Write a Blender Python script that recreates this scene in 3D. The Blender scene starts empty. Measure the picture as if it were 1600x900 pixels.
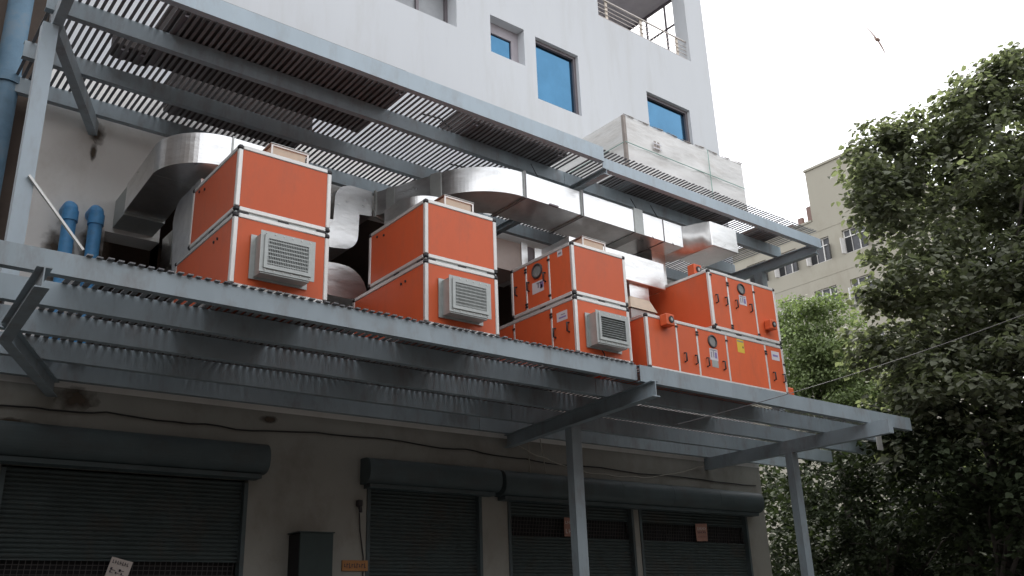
import bpy, bmesh, math, random
from mathutils import Vector, Matrix
random.seed(7)
C = bpy.context.scene.collection
S = bpy.context.scene
R = math.radians

# ------------------------------------------------------------------ camera
def make_camera():
    yaw, pitch, roll = R(39.074), R(20.059), R(-2.0636)
    cy, sy, cp, sp = math.cos(yaw), math.sin(yaw), math.cos(pitch), math.sin(pitch)
    f = Vector((sy*cp, cy*cp, sp)); r = Vector((cy, -sy, 0)); u = r.cross(f)
    c, s = math.cos(roll), math.sin(roll)
    r, u = c*r + s*u, -s*r + c*u
    cam = bpy.data.cameras.new('camera'); o = bpy.data.objects.new('camera', cam); C.objects.link(o)
    m = Matrix((r, u, -f)).transposed().to_4x4(); m.translation = Vector((0, 0, 1.6))
    o.matrix_world = m
    cam.sensor_width = 36; cam.lens = 1433.8/1600*36; cam.clip_start = .05; cam.clip_end = 3000
    S.camera = o
make_camera()

# ------------------------------------------------------------------ sky, sun, exposure
SUN_EL, SUN_AZ = R(58), R(50)          # azimuth measured from +y towards +x (behind the tall building, to the right)
W = bpy.data.worlds.new('World'); S.world = W; W.use_nodes = True
nt = W.node_tree; nt.nodes.clear()
out = nt.nodes.new('ShaderNodeOutputWorld'); bg = nt.nodes.new('ShaderNodeBackground')
sky = nt.nodes.new('ShaderNodeTexSky'); sky.sky_type = 'NISHITA'; sky.sun_disc = False
sky.sun_elevation = SUN_EL; sky.sun_rotation = SUN_AZ; sky.air_density = 1.2; sky.dust_density = 4.0
tc = nt.nodes.new('ShaderNodeTexCoord'); nz = nt.nodes.new('ShaderNodeTexNoise')
nz.inputs['Scale'].default_value = 2.2; nz.inputs['Detail'].default_value = 5
mp = nt.nodes.new('ShaderNodeMapRange'); mp.inputs['From Min'].default_value = .3; mp.inputs['From Max'].default_value = .75
mp.inputs['To Min'].default_value = .55; mp.inputs['To Max'].default_value = .92
mx = nt.nodes.new('ShaderNodeMix'); mx.data_type = 'RGBA'
mx.inputs['B'].default_value = (11.5, 11.6, 11.9, 1)        # bright cloud veil
L = nt.links.new
L(tc.outputs['Generated'], nz.inputs['Vector']); L(nz.outputs['Fac'], mp.inputs['Value']); L(mp.outputs['Result'], mx.inputs['Factor'])
L(sky.outputs['Color'], mx.inputs['A']); L(mx.outputs['Result'], bg.inputs['Color']); L(bg.outputs[0], out.inputs[0])
bg.inputs['Strength'].default_value = .12
sl = bpy.data.lights.new('sun', 'SUN'); sl.energy = 3.2; sl.angle = R(4); sl.color = (1, .96, .9)
so = bpy.data.objects.new('sun', sl); C.objects.link(so)
to_sun = Vector((math.sin(SUN_AZ)*math.cos(SUN_EL), math.cos(SUN_AZ)*math.cos(SUN_EL), math.sin(SUN_EL)))
so.rotation_euler = to_sun.to_track_quat('Z', 'Y').to_euler(); so.location = (0, 0, 40)
S.view_settings.view_transform = 'Standard'; S.view_settings.look = 'None'
S.view_settings.exposure = 0.8; S.view_settings.gamma = 1
S.render.engine = 'CYCLES'; S.cycles.max_bounces = 8; S.cycles.diffuse_bounces = 4

# ------------------------------------------------------------------ materials
def mat(name, base, rough=.6, metal=0., var=.12, scale=6., bump=0., dirt=None, dirt_amt=0., dirt_scale=2., stretch=(1, 1, 1), spec=.5, trans=0., island=0., ovar=0.):
    m = bpy.data.materials.new(name); m.use_nodes = True
    t = m.node_tree; b = t.nodes['Principled BSDF']; N = t.nodes.new; l = t.links.new
    b.inputs['Roughness'].default_value = rough; b.inputs['Metallic'].default_value = metal
    b.inputs['Specular IOR Level'].default_value = spec
    co = N('ShaderNodeTexCoord'); ma = N('ShaderNodeMapping'); ma.inputs['Scale'].default_value = stretch
    l(co.outputs['Object'], ma.inputs['Vector'])
    n1 = N('ShaderNodeTexNoise'); n1.inputs['Scale'].default_value = scale; n1.inputs['Detail'].default_value = 6; n1.inputs['Roughness'].default_value = .6
    l(ma.outputs[0], n1.inputs['Vector'])
    r1 = N('ShaderNodeMapRange'); r1.inputs['From Min'].default_value = .25; r1.inputs['From Max'].default_value = .75
    r1.inputs['To Min'].default_value = 1-var; r1.inputs['To Max'].default_value = 1+var
    l(n1.outputs['Fac'], r1.inputs['Value'])
    mu = N('ShaderNodeVectorMath'); mu.operation = 'SCALE'; mu.inputs[0].default_value = base
    l(r1.outputs[0], mu.inputs['Scale'])
    col = mu.outputs[0]
    if island:
        ge = N('ShaderNodeNewGeometry'); r3 = N('ShaderNodeMapRange')
        r3.inputs['To Min'].default_value = 1-island; r3.inputs['To Max'].default_value = 1+island
        l(ge.outputs['Random Per Island'], r3.inputs['Value'])
        m2 = N('ShaderNodeVectorMath'); m2.operation = 'SCALE'; l(col, m2.inputs[0]); l(r3.outputs[0], m2.inputs['Scale']); col = m2.outputs[0]
    if ovar:                                            # every piece a slightly different tone, like separately painted or weathered parts
        oi = N('ShaderNodeObjectInfo'); r4 = N('ShaderNodeMapRange'); r4.inputs['To Min'].default_value = 1-ovar; r4.inputs['To Max'].default_value = 1+ovar
        l(oi.outputs['Random'], r4.inputs['Value']); m4 = N('ShaderNodeVectorMath'); m4.operation = 'SCALE'; l(col, m4.inputs[0]); l(r4.outputs[0], m4.inputs['Scale']); col = m4.outputs[0]
    if dirt:
        n2 = N('ShaderNodeTexNoise'); n2.inputs['Scale'].default_value = dirt_scale; n2.inputs['Detail'].default_value = 8; n2.inputs['Roughness'].default_value = .7
        l(ma.outputs[0], n2.inputs['Vector'])
        r2 = N('ShaderNodeMapRange'); r2.inputs['From Min'].default_value = .5; r2.inputs['From Max'].default_value = .72; r2.inputs['To Max'].default_value = dirt_amt
        l(n2.outputs['Fac'], r2.inputs['Value'])
        mi = N('ShaderNodeMix'); mi.data_type = 'RGBA'; mi.inputs['B'].default_value = (*dirt, 1)
        l(r2.outputs[0], mi.inputs['Factor']); l(col, mi.inputs['A']); col = mi.outputs['Result']
    l(col, b.inputs['Base Color'])
    rr = N('ShaderNodeMapRange'); rr.inputs['To Min'].default_value = max(rough-.1, 0.02); rr.inputs['To Max'].default_value = min(rough+.12, 1)
    l(n1.outputs['Fac'], rr.inputs['Value']); l(rr.outputs[0], b.inputs['Roughness'])
    if bump:
        bp = N('ShaderNodeBump'); bp.inputs['Strength'].default_value = bump; bp.inputs['Distance'].default_value = .02
        l(n1.outputs['Fac'], bp.inputs['Height']); l(bp.outputs[0], b.inputs['Normal'])
    if trans:
        tr = N('ShaderNodeBsdfTranslucent'); ms = N('ShaderNodeMixShader'); ms.inputs[0].default_value = trans
        m3 = N('ShaderNodeVectorMath'); m3.operation = 'MULTIPLY'; m3.inputs[1].default_value = (1.15, 1.3, .75); l(col, m3.inputs[0])
        l(m3.outputs[0], tr.inputs['Color']); o = t.nodes['Material Output']
        l(b.outputs[0], ms.inputs[1]); l(tr.outputs[0], ms.inputs[2]); l(ms.outputs[0], o.inputs['Surface'])
    return m

M = {}
M['steel'] = mat('blue_grey_steel_paint', (.30, .355, .385), .5, ovar=.06, var=.14, scale=3, dirt=(.17, .125, .095), dirt_amt=.5, dirt_scale=5, stretch=(1, 1, .35))
M['steel_lit'] = mat('lit_blue_grey_steel_paint', (.42, .50, .55), .5, var=.10, scale=3, dirt=(.28, .27, .26), dirt_amt=.4, dirt_scale=5, stretch=(1, 1, .35))  # same steel paint, lightened for the stronger sky light higher up
M['slat'] = mat('grey_steel_bar', (.20, .20, .205), .6, ovar=.25, var=.15, scale=9, dirt=(.14, .09, .06), dirt_amt=.4, dirt_scale=4)
M['orange'] = mat('orange_coated_panel', (.68, .130, .047), .42, ovar=.06, spec=.3, var=.09, scale=1.6, dirt=(.44, .12, .065), dirt_amt=.5, dirt_scale=3.5, stretch=(1, 1, .4))
M['alu'] = mat('aluminium_profile', (.70, .69, .66), .42, .35, ovar=.1, var=.08, scale=12)
M['black'] = mat('black_plastic', (.025, .022, .024), .5)
M['galv'] = mat('galvanised_sheet', (.73, .73, .72), .30, .94, var=.12, scale=4, bump=.22, dirt=(.42, .40, .37), dirt_amt=.5, dirt_scale=3, stretch=(1, 1, 3))
M['galvd'] = mat('dull_galvanised', (.42, .44, .425), .5, .6, var=.12, scale=14, bump=.06)
M['brownduct'] = mat('dim_brown_duct', (.36, .31, .28), .5, .6, var=.12, scale=6, bump=.08)
M['lit_duct'] = mat('lit_zinc_sheet', (.74, .74, .72), .4, .45, var=.14, scale=9, bump=.1)  # galvanised sheet, made more diffuse to look lit by open sky
M['canvas'] = mat('cream_canvas', (.62, .54, .42), .85, var=.12, scale=8)
M['silver_canvas'] = mat('silver_duct_cloth', (.62, .62, .60), .45, .7, var=.15, scale=7, bump=.4)
M['wall'] = mat('pale_grey_paint', (.565, .58, .595), .85, var=.03, scale=1.1, bump=.03, dirt=(.475, .475, .46), dirt_amt=.55, dirt_scale=1.3, stretch=(1.4, 1, .22))
M['plaster'] = mat('dirty_grey_plaster', (.74, .725, .69), .9, var=.08, scale=1.2, bump=.1, dirt=(.54, .50, .44), dirt_amt=.6, dirt_scale=1.4, stretch=(1, 1, .6))
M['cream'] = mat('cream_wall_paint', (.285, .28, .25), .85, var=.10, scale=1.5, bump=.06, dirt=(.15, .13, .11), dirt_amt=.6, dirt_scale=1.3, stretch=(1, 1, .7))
M['stain'] = mat('dark_stain', (.10, .085, .07), .9, var=.3, scale=9)
M['shutter'] = mat('green_grey_shutter', (.058, .075, .075), .6, spec=.25, var=.18, scale=4, dirt=(.09, .065, .05), dirt_amt=.6, dirt_scale=1.6)
M['housing'] = mat('shutter_cover_paint', (.072, .095, .10), .55, spec=.3, var=.18, scale=3, dirt=(.07, .06, .055), dirt_amt=.6, dirt_scale=2)
M['dark'] = mat('dark_opening_and_shade', (.012, .012, .013), .8)
M['grill'] = mat('dark_grill_steel', (.05, .045, .045), .5)
M['glass'] = mat('blue_mirror_glass', (.058, .150, .245), .05, 1., var=.14, scale=2.2, bump=.05)
M['frame'] = mat('dark_bronze_frame', (.16, .14, .148), .4, .3)
M['blind'] = mat('grey_window_panel', (.32, .33, .34), .5)
M['rail'] = mat('steel_rail', (.55, .50, .46), .3, .8)
M['railpost'] = mat('cream_rail_post', (.62, .54, .45), .6)
M['soffit'] = mat('mauve_grey_soffit', (.36, .33, .35), .8)
M['load'] = mat('dark_equipment_paint', (.075, .065, .062), .8, spec=.2)
M['tarp'] = mat('dusty_plastic_wrap', (.76, .75, .72), .5, var=.10, scale=3, bump=.6, dirt=(.42, .38, .33), dirt_amt=.6, dirt_scale=1.5, stretch=(.8, .8, 3.2))
M['tarpd'] = mat('brown_tape', (.30, .26, .23), .7, var=.3)
M['strap'] = mat('green_strap', (.25, .42, .36), .5)
M['pipe'] = mat('blue_painted_pipe', (.085, .31, .60), .5, var=.25, scale=8, dirt=(.12, .16, .2), dirt_amt=.6, dirt_scale=6)
M['pipeold'] = mat('faded_blue_pipe', (.10, .19, .27), .6, var=.3, scale=5, dirt=(.18, .16, .13), dirt_amt=.5, dirt_scale=5)
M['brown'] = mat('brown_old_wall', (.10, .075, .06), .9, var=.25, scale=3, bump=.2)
M['beige'] = mat('beige_render', (.35, .325, .265), .9, var=.06, scale=.25, dirt=(.22, .19, .14), dirt_amt=.6, dirt_scale=.35, stretch=(1, 1, .5))
M['whiteframe'] = mat('white_window_frame', (.62, .60, .57), .6)
M['pane'] = mat('dim_window_pane', (.07, .07, .075), .25, 0, var=.3, scale=3, spec=.35)
M['paper'] = mat('paper_white', (.62, .56, .52), .8, var=.05)
M['notice'] = mat('faded_red_notice', (.38, .21, .165), .8, var=.1)
M['ink'] = mat('dark_ink', (.06, .05, .07), .8)
M['purple'] = mat('purple_ink', (.12, .07, .22), .8)
M['stick'] = mat('white_sticker', (.62, .60, .62), .5, var=.05)
M['faint'] = mat('faded_grey_print', (.26, .24, .27), .7)
M['faintp'] = mat('faded_purple_print', (.25, .20, .40), .7)
M['port_glass'] = mat('grey_porthole_glass', (.24, .25, .24), .25, var=.25, scale=9)
M['ring'] = mat('dark_rubber_ring', (.07, .062, .06), .6)
M['yellow'] = mat('yellow_sticker', (.72, .50, .05), .5, var=.06)
M['sign'] = mat('orange_sign', (.36, .165, .055), .6)
M['ironbox'] = mat('grey_green_cabinet', (.033, .047, .045), .55, spec=.25, var=.15)
M['wire'] = mat('black_cable', (.02, .02, .02), .6)
M['cord'] = mat('pale_cord', (.35, .33, .28), .7)
M['asphalt'] = mat('asphalt', (.05, .05, .05), .9, var=.3, scale=20, bump=.2)
M['conc'] = mat('grey_concrete', (.28, .27, .25), .9, var=.15, scale=3)
M['greenwall'] = mat('green_compound_wall', (.10, .14, .12), .8, var=.2, scale=2)
M['bark'] = mat('tree_bark', (.06, .05, .042), .9, var=.3, scale=10, bump=.4)
M['leaf'] = mat('broad_leaf', (.158, .167, .122), .6, spec=.2, var=.2, scale=.6, island=.5, trans=.42)
M['leaf2'] = mat('small_pale_leaf', (.165, .205, .095), .6, spec=.25, var=.2, scale=.6, island=.4, trans=.3)
M['leaf3'] = mat('shade_dark_leaf', (.040, .051, .028), .65, spec=.12, var=.2, scale=.6, island=.45, trans=.2)  # leaves darkened to carry the shade under the big crown
M['bird'] = mat('brown_feather', (.20, .12, .09), .8)
M['red'] = mat('red_brick_pipe', (.20, .13, .11), .8)

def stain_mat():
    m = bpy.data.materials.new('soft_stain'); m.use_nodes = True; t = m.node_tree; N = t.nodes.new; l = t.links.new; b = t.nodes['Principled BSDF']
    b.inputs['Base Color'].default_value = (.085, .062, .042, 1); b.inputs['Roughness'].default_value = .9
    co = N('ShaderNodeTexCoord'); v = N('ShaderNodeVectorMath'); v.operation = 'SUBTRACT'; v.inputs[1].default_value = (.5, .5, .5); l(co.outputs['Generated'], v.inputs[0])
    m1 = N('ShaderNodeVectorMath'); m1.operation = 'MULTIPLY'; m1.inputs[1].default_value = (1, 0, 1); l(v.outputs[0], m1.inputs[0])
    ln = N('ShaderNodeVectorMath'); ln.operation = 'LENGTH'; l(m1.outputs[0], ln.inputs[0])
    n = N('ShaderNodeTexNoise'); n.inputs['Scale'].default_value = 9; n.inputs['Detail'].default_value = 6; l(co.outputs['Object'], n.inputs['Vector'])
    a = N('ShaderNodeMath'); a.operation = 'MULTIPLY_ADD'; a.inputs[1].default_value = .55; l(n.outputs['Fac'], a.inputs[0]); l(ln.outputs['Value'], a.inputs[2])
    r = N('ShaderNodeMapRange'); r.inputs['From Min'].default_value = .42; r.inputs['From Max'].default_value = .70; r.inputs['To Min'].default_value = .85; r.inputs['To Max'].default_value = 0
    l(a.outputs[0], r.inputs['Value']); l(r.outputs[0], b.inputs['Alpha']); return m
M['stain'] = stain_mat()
# ------------------------------------------------------------------ mesh helpers
class MB:
    def __init__(s): s.v = []; s.f = []; s.m = []; s.sm = []
    def add(s, vs, fs, mi=0, smooth=False):
        o = len(s.v); s.v += [tuple(v) for v in vs]
        for f in fs: s.f.append([i+o for i in f]); s.m.append(mi); s.sm.append(smooth)
        return s
    def box(s, x0, x1, y0, y1, z0, z1, mi=0):
        vs = [(x, y, z) for x in (x0, x1) for y in (y0, y1) for z in (z0, z1)]
        return s.add(vs, [(0, 1, 3, 2), (4, 6, 7, 5), (0, 4, 5, 1), (2, 3, 7, 6), (0, 2, 6, 4), (1, 5, 7, 3)], mi)
    def cbox(s, x0, x1, y0, y1, z0, z1, c, mi=0):       # box with chamfered vertical and horizontal edges
        bm = bmesh.new(); bmesh.ops.create_cube(bm, size=1)
        for v in bm.verts: v.co = ((x0+x1)/2+v.co.x*(x1-x0), (y0+y1)/2+v.co.y*(y1-y0), (z0+z1)/2+v.co.z*(z1-z0))
        bmesh.ops.bevel(bm, geom=bm.edges[:], offset=c, segments=1, affect='EDGES')
        bm.verts.index_update(); s.add([v.co[:] for v in bm.verts], [[v.index for v in f.verts] for f in bm.faces], mi); bm.free(); return s
    def beam(s, p0, p1, w, h, mi=0):                     # box bar between two points
        p0, p1 = Vector(p0), Vector(p1); d = (p1-p0).normalized()
        up = Vector((0, 0, 1)) if abs(d.z) < .95 else Vector((0, 1, 0))
        a = d.cross(up).normalized()*w/2; b = a.cross(d).normalized()*h/2
        vs = [q+i*a+j*b for q in (p0, p1) for i in (-1, 1) for j in (-1, 1)]
        return s.add(vs, [(0, 1, 3, 2), (4, 6, 7, 5), (0, 4, 5, 1), (2, 3, 7, 6), (0, 2, 6, 4), (1, 5, 7, 3)], mi)
    def tube(s, pts, r, n=10, mi=0, r1=None, cap=True):
        pts = [Vector(p) for p in pts]; k = len(pts); rings = []; a = None
        for i, p in enumerate(pts):
            d = (pts[min(i+1, k-1)]-pts[max(i-1, 0)]).normalized()
            if a is None: a = d.cross(Vector((0, 0, 1)) if abs(d.z) < .9 else Vector((1, 0, 0))).normalized()
            a = (a-d*a.dot(d)).normalized(); b = d.cross(a)
            rr = r if r1 is None else r+(r1-r)*i/(k-1)
            rings.append([p+rr*(math.cos(t*2*math.pi/n)*a+math.sin(t*2*math.pi/n)*b) for t in range(n)])
        vs = [v for g in rings for v in g]
        fs = [(i*n+j, i*n+(j+1) % n, (i+1)*n+(j+1) % n, (i+1)*n+j) for i in range(k-1) for j in range(n)]
        s.add(vs, fs, mi, True)
        if cap: s.add(rings[0], [list(range(n))[::-1]], mi); s.add(rings[-1], [list(range(n))], mi)
        return s
    def prism(s, poly, axis, a, b, mi=0):                # polygon in the two other axes, extruded along axis
        def P(u, v, w): return {0: (w, u, v), 1: (u, w, v), 2: (u, v, w)}[axis]
        n = len(poly); vs = [P(u, v, a) for u, v in poly]+[P(u, v, b) for u, v in poly]
        fs = [list(range(n))[::-1], list(range(n, 2*n))]+[(i, (i+1) % n, n+(i+1) % n, n+i) for i in range(n)]
        return s.add(vs, fs, mi)
    def build(s, name, mats, parent=None, label=None, cat=None, group=None, kind=None):
        me = bpy.data.meshes.new(name); me.from_pydata(s.v, [], s.f)
        for m in (mats if isinstance(mats, (list, tuple)) else [mats]): me.materials.append(m)
        me.polygons.foreach_set('material_index', s.m); me.polygons.foreach_set('use_smooth', s.sm)
        bm = bmesh.new(); bm.from_mesh(me); bmesh.ops.recalc_face_normals(bm, faces=bm.faces[:]); bm.to_mesh(me); bm.free()
        o = bpy.data.objects.new(name, me); C.objects.link(o); o.parent = parent
        tag(o, label, cat, group, kind); return o
def tag(o, label=None, cat=None, group=None, kind=None):
    if label: o['label'] = label
    if cat: o['category'] = cat
    if group: o['group'] = group
    if kind: o['kind'] = kind
    return o
def thing(name, label, cat, loc=(0, 0, 0), group=None):
    o = bpy.data.objects.new(name, None); C.objects.link(o); o.empty_display_size = .1; o.location = loc
    return tag(o, label, cat, group)
class Part:                                              # builds children in world coordinates under a root that stands at loc
    def __init__(s, root): s.root = root; s.o = Vector(root.location)
    def __call__(s, mb, name, m, label=None, kind=None, parent=None):
        ob = mb.build(name, m, parent or s.root, label, kind=kind)
        off = s.o
        for v in ob.data.vertices: v.co -= off
        return ob
    def again(s, src, dx=0, dy=0, dz=0, name=None):
        c = src.copy(); C.objects.link(c); c.parent = s.root; c.location = Vector(src.location)+Vector((dx, dy, dz)); return c

# ------------------------------------------------------------------ ground
MB().add([(-900, -900, 0), (900, -900, 0), (900, 900, 0), (-900, 900, 0)], [(0, 1, 2, 3)]).build('ground', M['asphalt'], kind='structure')
MB().box(-.5, 14.5, 7.6, 9.96, -.02, .13).build('pavement', M['conc'], kind='structure')

# ------------------------------------------------------------------ the white office building
bld = thing('office_building', 'tall pale grey rendered building behind the orange machines with blue mirror windows', 'building', (7.5, 10, 0)); P = Part(bld)
XL, XR, ZT = 1.5, 13.57, 18.0
def wall_cut(mb, x0, x1, z0, z1, y, holes, depth, mi=0):
    xs = sorted({x0, x1, *[h[0] for h in holes], *[h[1] for h in holes]}); zs = sorted({z0, z1, *[h[2] for h in holes], *[h[3] for h in holes]})
    for i in range(len(xs)-1):
        for k in range(len(zs)-1):
            cx, cz = (xs[i]+xs[i+1])/2, (zs[k]+zs[k+1])/2
            if any(h[0] < cx < h[1] and h[2] < cz < h[3] for h in holes): continue
            mb.add([(xs[i], y, zs[k]), (xs[i+1], y, zs[k]), (xs[i+1], y, zs[k+1]), (xs[i], y, zs[k+1])], [(0, 1, 2, 3)], mi)
    for a, b, c, d, *dd in holes:
        e = y+(dd[0] if dd else depth)
        for q in ([(a, y, c), (b, y, c), (b, e, c), (a, e, c)], [(a, y, d), (b, y, d), (b, e, d), (a, e, d)], [(a, y, c), (a, y, d), (a, e, d), (a, e, c)], [(b, y, c), (b, y, d), (b, e, d), (b, e, c)]):
            mb.add(q, [(0, 1, 2, 3)], mi)
BAL = (10.43, 13.01, 12.18, 14.45)
wins = [(6.0, 7.18, 10.54, 11.35, .30), (7.86, 8.58, 10.36, 11.08, .22), (8.83, 9.82, 9.82, 11.05, .12), (11.56, 12.78, 9.6, 10.96, .12)]
mb = MB(); wall_cut(mb, XL, XR, 7.62, ZT, 10, wins+[(*BAL, .12)], .3); P(mb, 'wall', M['wall'], 'pale grey painted upper front wall')
mb = MB(); wall_cut(mb, XL, XR, 4.02, 7.62, 10, [(2.36, 2.95, 4.32, 5.82), (2.95, 8.9, 4.32, 6.95)], .3); P(mb, 'wall', M['plaster'], 'dirty grey plaster wall between the two steel decks')
sh_holes = [(1.70, 4.20, 0, 3.22), (5.72, 7.46, 0, 3.24), (7.90, 10.32, 0, 3.24), (10.44, 13.05, 0, 3.24)]
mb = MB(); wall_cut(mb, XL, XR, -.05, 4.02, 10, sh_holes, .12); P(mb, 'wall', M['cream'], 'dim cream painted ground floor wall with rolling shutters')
# side wall with the open corner of the balcony, back and roof
mb = MB()
for (y0, y1, z0, z1) in ((10, 10.32, 12.18, 14.38), (12.05, 22, 12.18, 14.38), (10, 22, -.05, 12.18), (10, 22, 14.38, ZT)):
    mb.add([(XR, y0, z0), (XR, y1, z0), (XR, y1, z1), (XR, y0, z1)], [(0, 1, 2, 3)])
mb.add([(XL, 22, 0), (XR, 22, 0), (XR, 22, ZT), (XL, 22, ZT)], [(0, 1, 2, 3)])
mb.add([(XL, 10, 0), (XL, 22, 0), (XL, 22, ZT), (XL, 10, ZT)], [(0, 1, 2, 3)])
P(mb, 'side_wall', M['wall'])
P(MB().box(XL, XR, 10, 22, ZT, ZT+.25), 'roof', M['conc'])
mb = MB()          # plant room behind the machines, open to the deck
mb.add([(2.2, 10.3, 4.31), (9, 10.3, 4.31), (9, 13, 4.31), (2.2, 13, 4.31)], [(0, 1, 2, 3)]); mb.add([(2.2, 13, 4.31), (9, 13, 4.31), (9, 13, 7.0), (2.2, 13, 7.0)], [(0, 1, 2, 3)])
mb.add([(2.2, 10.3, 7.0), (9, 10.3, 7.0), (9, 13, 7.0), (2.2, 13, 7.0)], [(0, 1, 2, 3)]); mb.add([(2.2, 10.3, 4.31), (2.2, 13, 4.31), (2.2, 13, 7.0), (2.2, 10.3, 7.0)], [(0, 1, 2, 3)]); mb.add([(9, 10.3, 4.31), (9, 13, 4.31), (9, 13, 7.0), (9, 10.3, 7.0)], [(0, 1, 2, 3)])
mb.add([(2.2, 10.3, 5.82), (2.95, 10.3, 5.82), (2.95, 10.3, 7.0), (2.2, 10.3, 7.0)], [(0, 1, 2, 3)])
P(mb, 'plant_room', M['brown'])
# balcony room
mb = MB(); a, b, c, d = BAL
mb.add([(a, 10.12, c-.004), (XR-.01, 10.12, c-.004), (XR-.01, 12.1, c-.004), (a, 12.1, c-.004)], [(0, 1, 2, 3)])
mb.add([(a, 12.1, c), (XR-.01, 12.1, c), (XR-.01, 12.1, d), (a, 12.1, d)], [(0, 1, 2, 3)])
mb.add([(a, 10.12, c), (a, 12.1, c), (a, 12.1, d), (a, 10.12, d)], [(0, 1, 2, 3)])
mb.box(b, XR-.006, 10.12, 10.32, c, 14.38)
P(mb, 'balcony_room', M['wall'])
P(MB().box(a, XR-.008, 10.125, 12.09, 14.39, 14.44), 'balcony_ceiling', M['soffit'])
rl = P(MB().tube([(a+.02, 10.08, c+.50), (b-.01, 10.08, c+.50)], .018, 8), 'balcony_railing', M['rail'], 'front steel railing of the balcony')
for k in range(4): P(MB().tube([(a+.02, 10.08, c+.09+.095*k), (b-.01, 10.08, c+.09+.095*k)], .008, 6), 'rail', M['rail'], parent=rl)
for x in (a+.32, (a+b)/2-.02, b-.27): P(MB().box(x-.03, x+.03, 10.09, 10.112, c, c+.49), 'railing_post', M['railpost'], parent=rl)
sf = P(MB().box(XR-.07, XR-.03, 10.33, 12.05, 14.33, 14.38), 'side_screen', M['frame'], 'metal side screen of the balcony')
for y in (10.36, 10.95, 11.5, 12.02): P(MB().box(XR-.065, XR-.035, y-.02, y+.02, c, 14.33), 'screen_bar', M['frame'], parent=sf)
P(MB().box(XR-.062, XR-.038, 10.34, 11.48, c+1.52, c+1.56), 'screen_bar', M['frame'], parent=sf)
P(MB().box(XR-.062, XR-.038, 11.52, 12.0, c+1.0, c+1.04), 'screen_bar', M['frame'], parent=sf)
# windows
def window(x0, x1, z0, z1, dep, pm, fr=.05, mull=(), pane_box=None, label=None):
    y = 10+dep; f = MB()
    f.box(x0, x0+fr, y-.05, y+.03, z0, z1); f.box(x1-fr, x1, y-.05, y+.03, z0, z1)
    f.box(x0+fr, x1-fr, y-.05, y+.03, z0, z0+fr); f.box(x0+fr, x1-fr, y-.05, y+.03, z1-fr, z1)
    for mx_ in mull: f.box(mx_-.025, mx_+.025, y-.047, y+.03, z0+fr, z1-fr)
    w = P(f, 'window', M['frame'], label)
    P(MB().box(x0+fr, x1-fr, y, y+.012, z0+fr, z1-fr), 'pane', pm, parent=w); return w
window(*wins[0][:4], .30, M['blind'], .05, (6.6,), label='highest left window with plain grey panels')
f = MB(); x0, x1, z0, z1 = wins[1][:4]; y = 10.22
f.box(x0, x0+.03, y-.05, y, z0, z1); f.box(x1-.15, x1, y-.05, y, z0, z1); f.box(x0+.03, x1-.15, y-.05, y, z1-.20, z1); f.box(x0+.03, x1-.15, y-.05, y, z0, z0+.03)
w = P(f, 'window', M['soffit'], 'small blue window in a deep square recess')
P(MB().box(x0+.03, x1-.15, y-.02, y-.005, z0+.03, z1-.20), 'pane', M['glass'], parent=w)
window(*wins[2][:4], .12, M['glass'], .06, label='tall blue mirror window')
window(*wins[3][:4], .12, M['glass'], .06, label='blue mirror window above the wrapped unit')

# rolling shutters (parts of the building)
def curtain(x0, x1, zt, zb, grill=None):
    root = MB(); n = int((zt-zb)/.045); prof = []
    for i in range(n+1):
        z = zt-i*.045
        prof += [(10.075, z), (10.060, z-.010), (10.056, z-.020), (10.061, z-.033), (10.074, z-.041)]
    vs = [(x, y, z) for (y, z) in prof for x in (x0, x1)]; k = len(prof)
    fs = []
    for i in range(k-1):
        zc = (prof[i][1]+prof[i+1][1])/2
        if grill and grill[0] < zc < grill[1]: continue
        fs.append((2*i, 2*i+1, 2*i+3, 2*i+2))
    return root.add(vs, fs)
def shutter(x0, x1, curts, zt, top, bot, yf, grill, label, gap=0.06):
    ym = (10+yf)/2
    hm, hh = (top+bot)/2, (top-bot)/2
    prof = [(9.995, bot)]+[(9.90-(9.90-yf)*abs(math.cos(R(t)))**.75, hm+hh*math.copysign(abs(math.sin(R(t)))**.8, t)) for t in range(-85, 86, 10)]+[(9.995, top)]
    root = P(MB().prism(prof, 0, x0, x1), 'roller_shutter', M['housing'], label)
    P(MB().box(x0+.05, x1-.05, yf+.10, 9.99, bot-.05, bot-.002), 'cover_lip', M['housing'], parent=root)
    n = max(2, int((x1-x0)/.95))
    for i in range(1, n):
        xx = x0+(x1-x0)*i/n
        P(MB().prism([(y_-.003, z_) for y_, z_ in prof[2:-2]]+[(y_+.004, z_) for y_, z_ in prof[2:-2]][::-1], 0, xx-.012, xx+.012), 'cover_seam', M['housing'], parent=root)
    for (c0, c1) in curts:
        P(curtain(c0+.03, c1-.03, zt-.02, 0, grill), 'curtain', M['shutter'], parent=root)
        for xx in (c0, c1-.05): P(MB().box(xx+.002, xx+.048, 9.985, 10.10, 0, zt-.04), 'guide_rail', M['housing'], parent=root)
        if grill:
            P(MB().box(c0+.05, c1-.05, 10.14, 10.15, grill[0]-.05, grill[1]+.05), 'grill_backing', M['dark'], parent=root)
            g = MB(); w = c1-c0-.1; h = grill[1]-grill[0]; m_ = int(w/.055)
            for i in range(m_+1):
                xx = c0+.05+w*i/m_
                g.beam((xx-.02, 10.066, grill[0]), (xx+.02, 10.066, grill[1]), .006, .006)
            r_ = max(3, int(h/.045))
            for i in range(r_+1): g.beam((c0+.05, 10.072, grill[0]+h*i/r_), (c1-.05, 10.072, grill[0]+h*i/r_), .007, .007)
            P(g, 'grill', M['grill'], parent=root, kind='stuff')
    return root
shutter(1.52, 4.32, [(1.70, 4.20)], 3.22, 3.60, 3.26, 9.70, (1.55, 2.33), 'wide rolling shutter at the left with a white paper on its grill')
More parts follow.
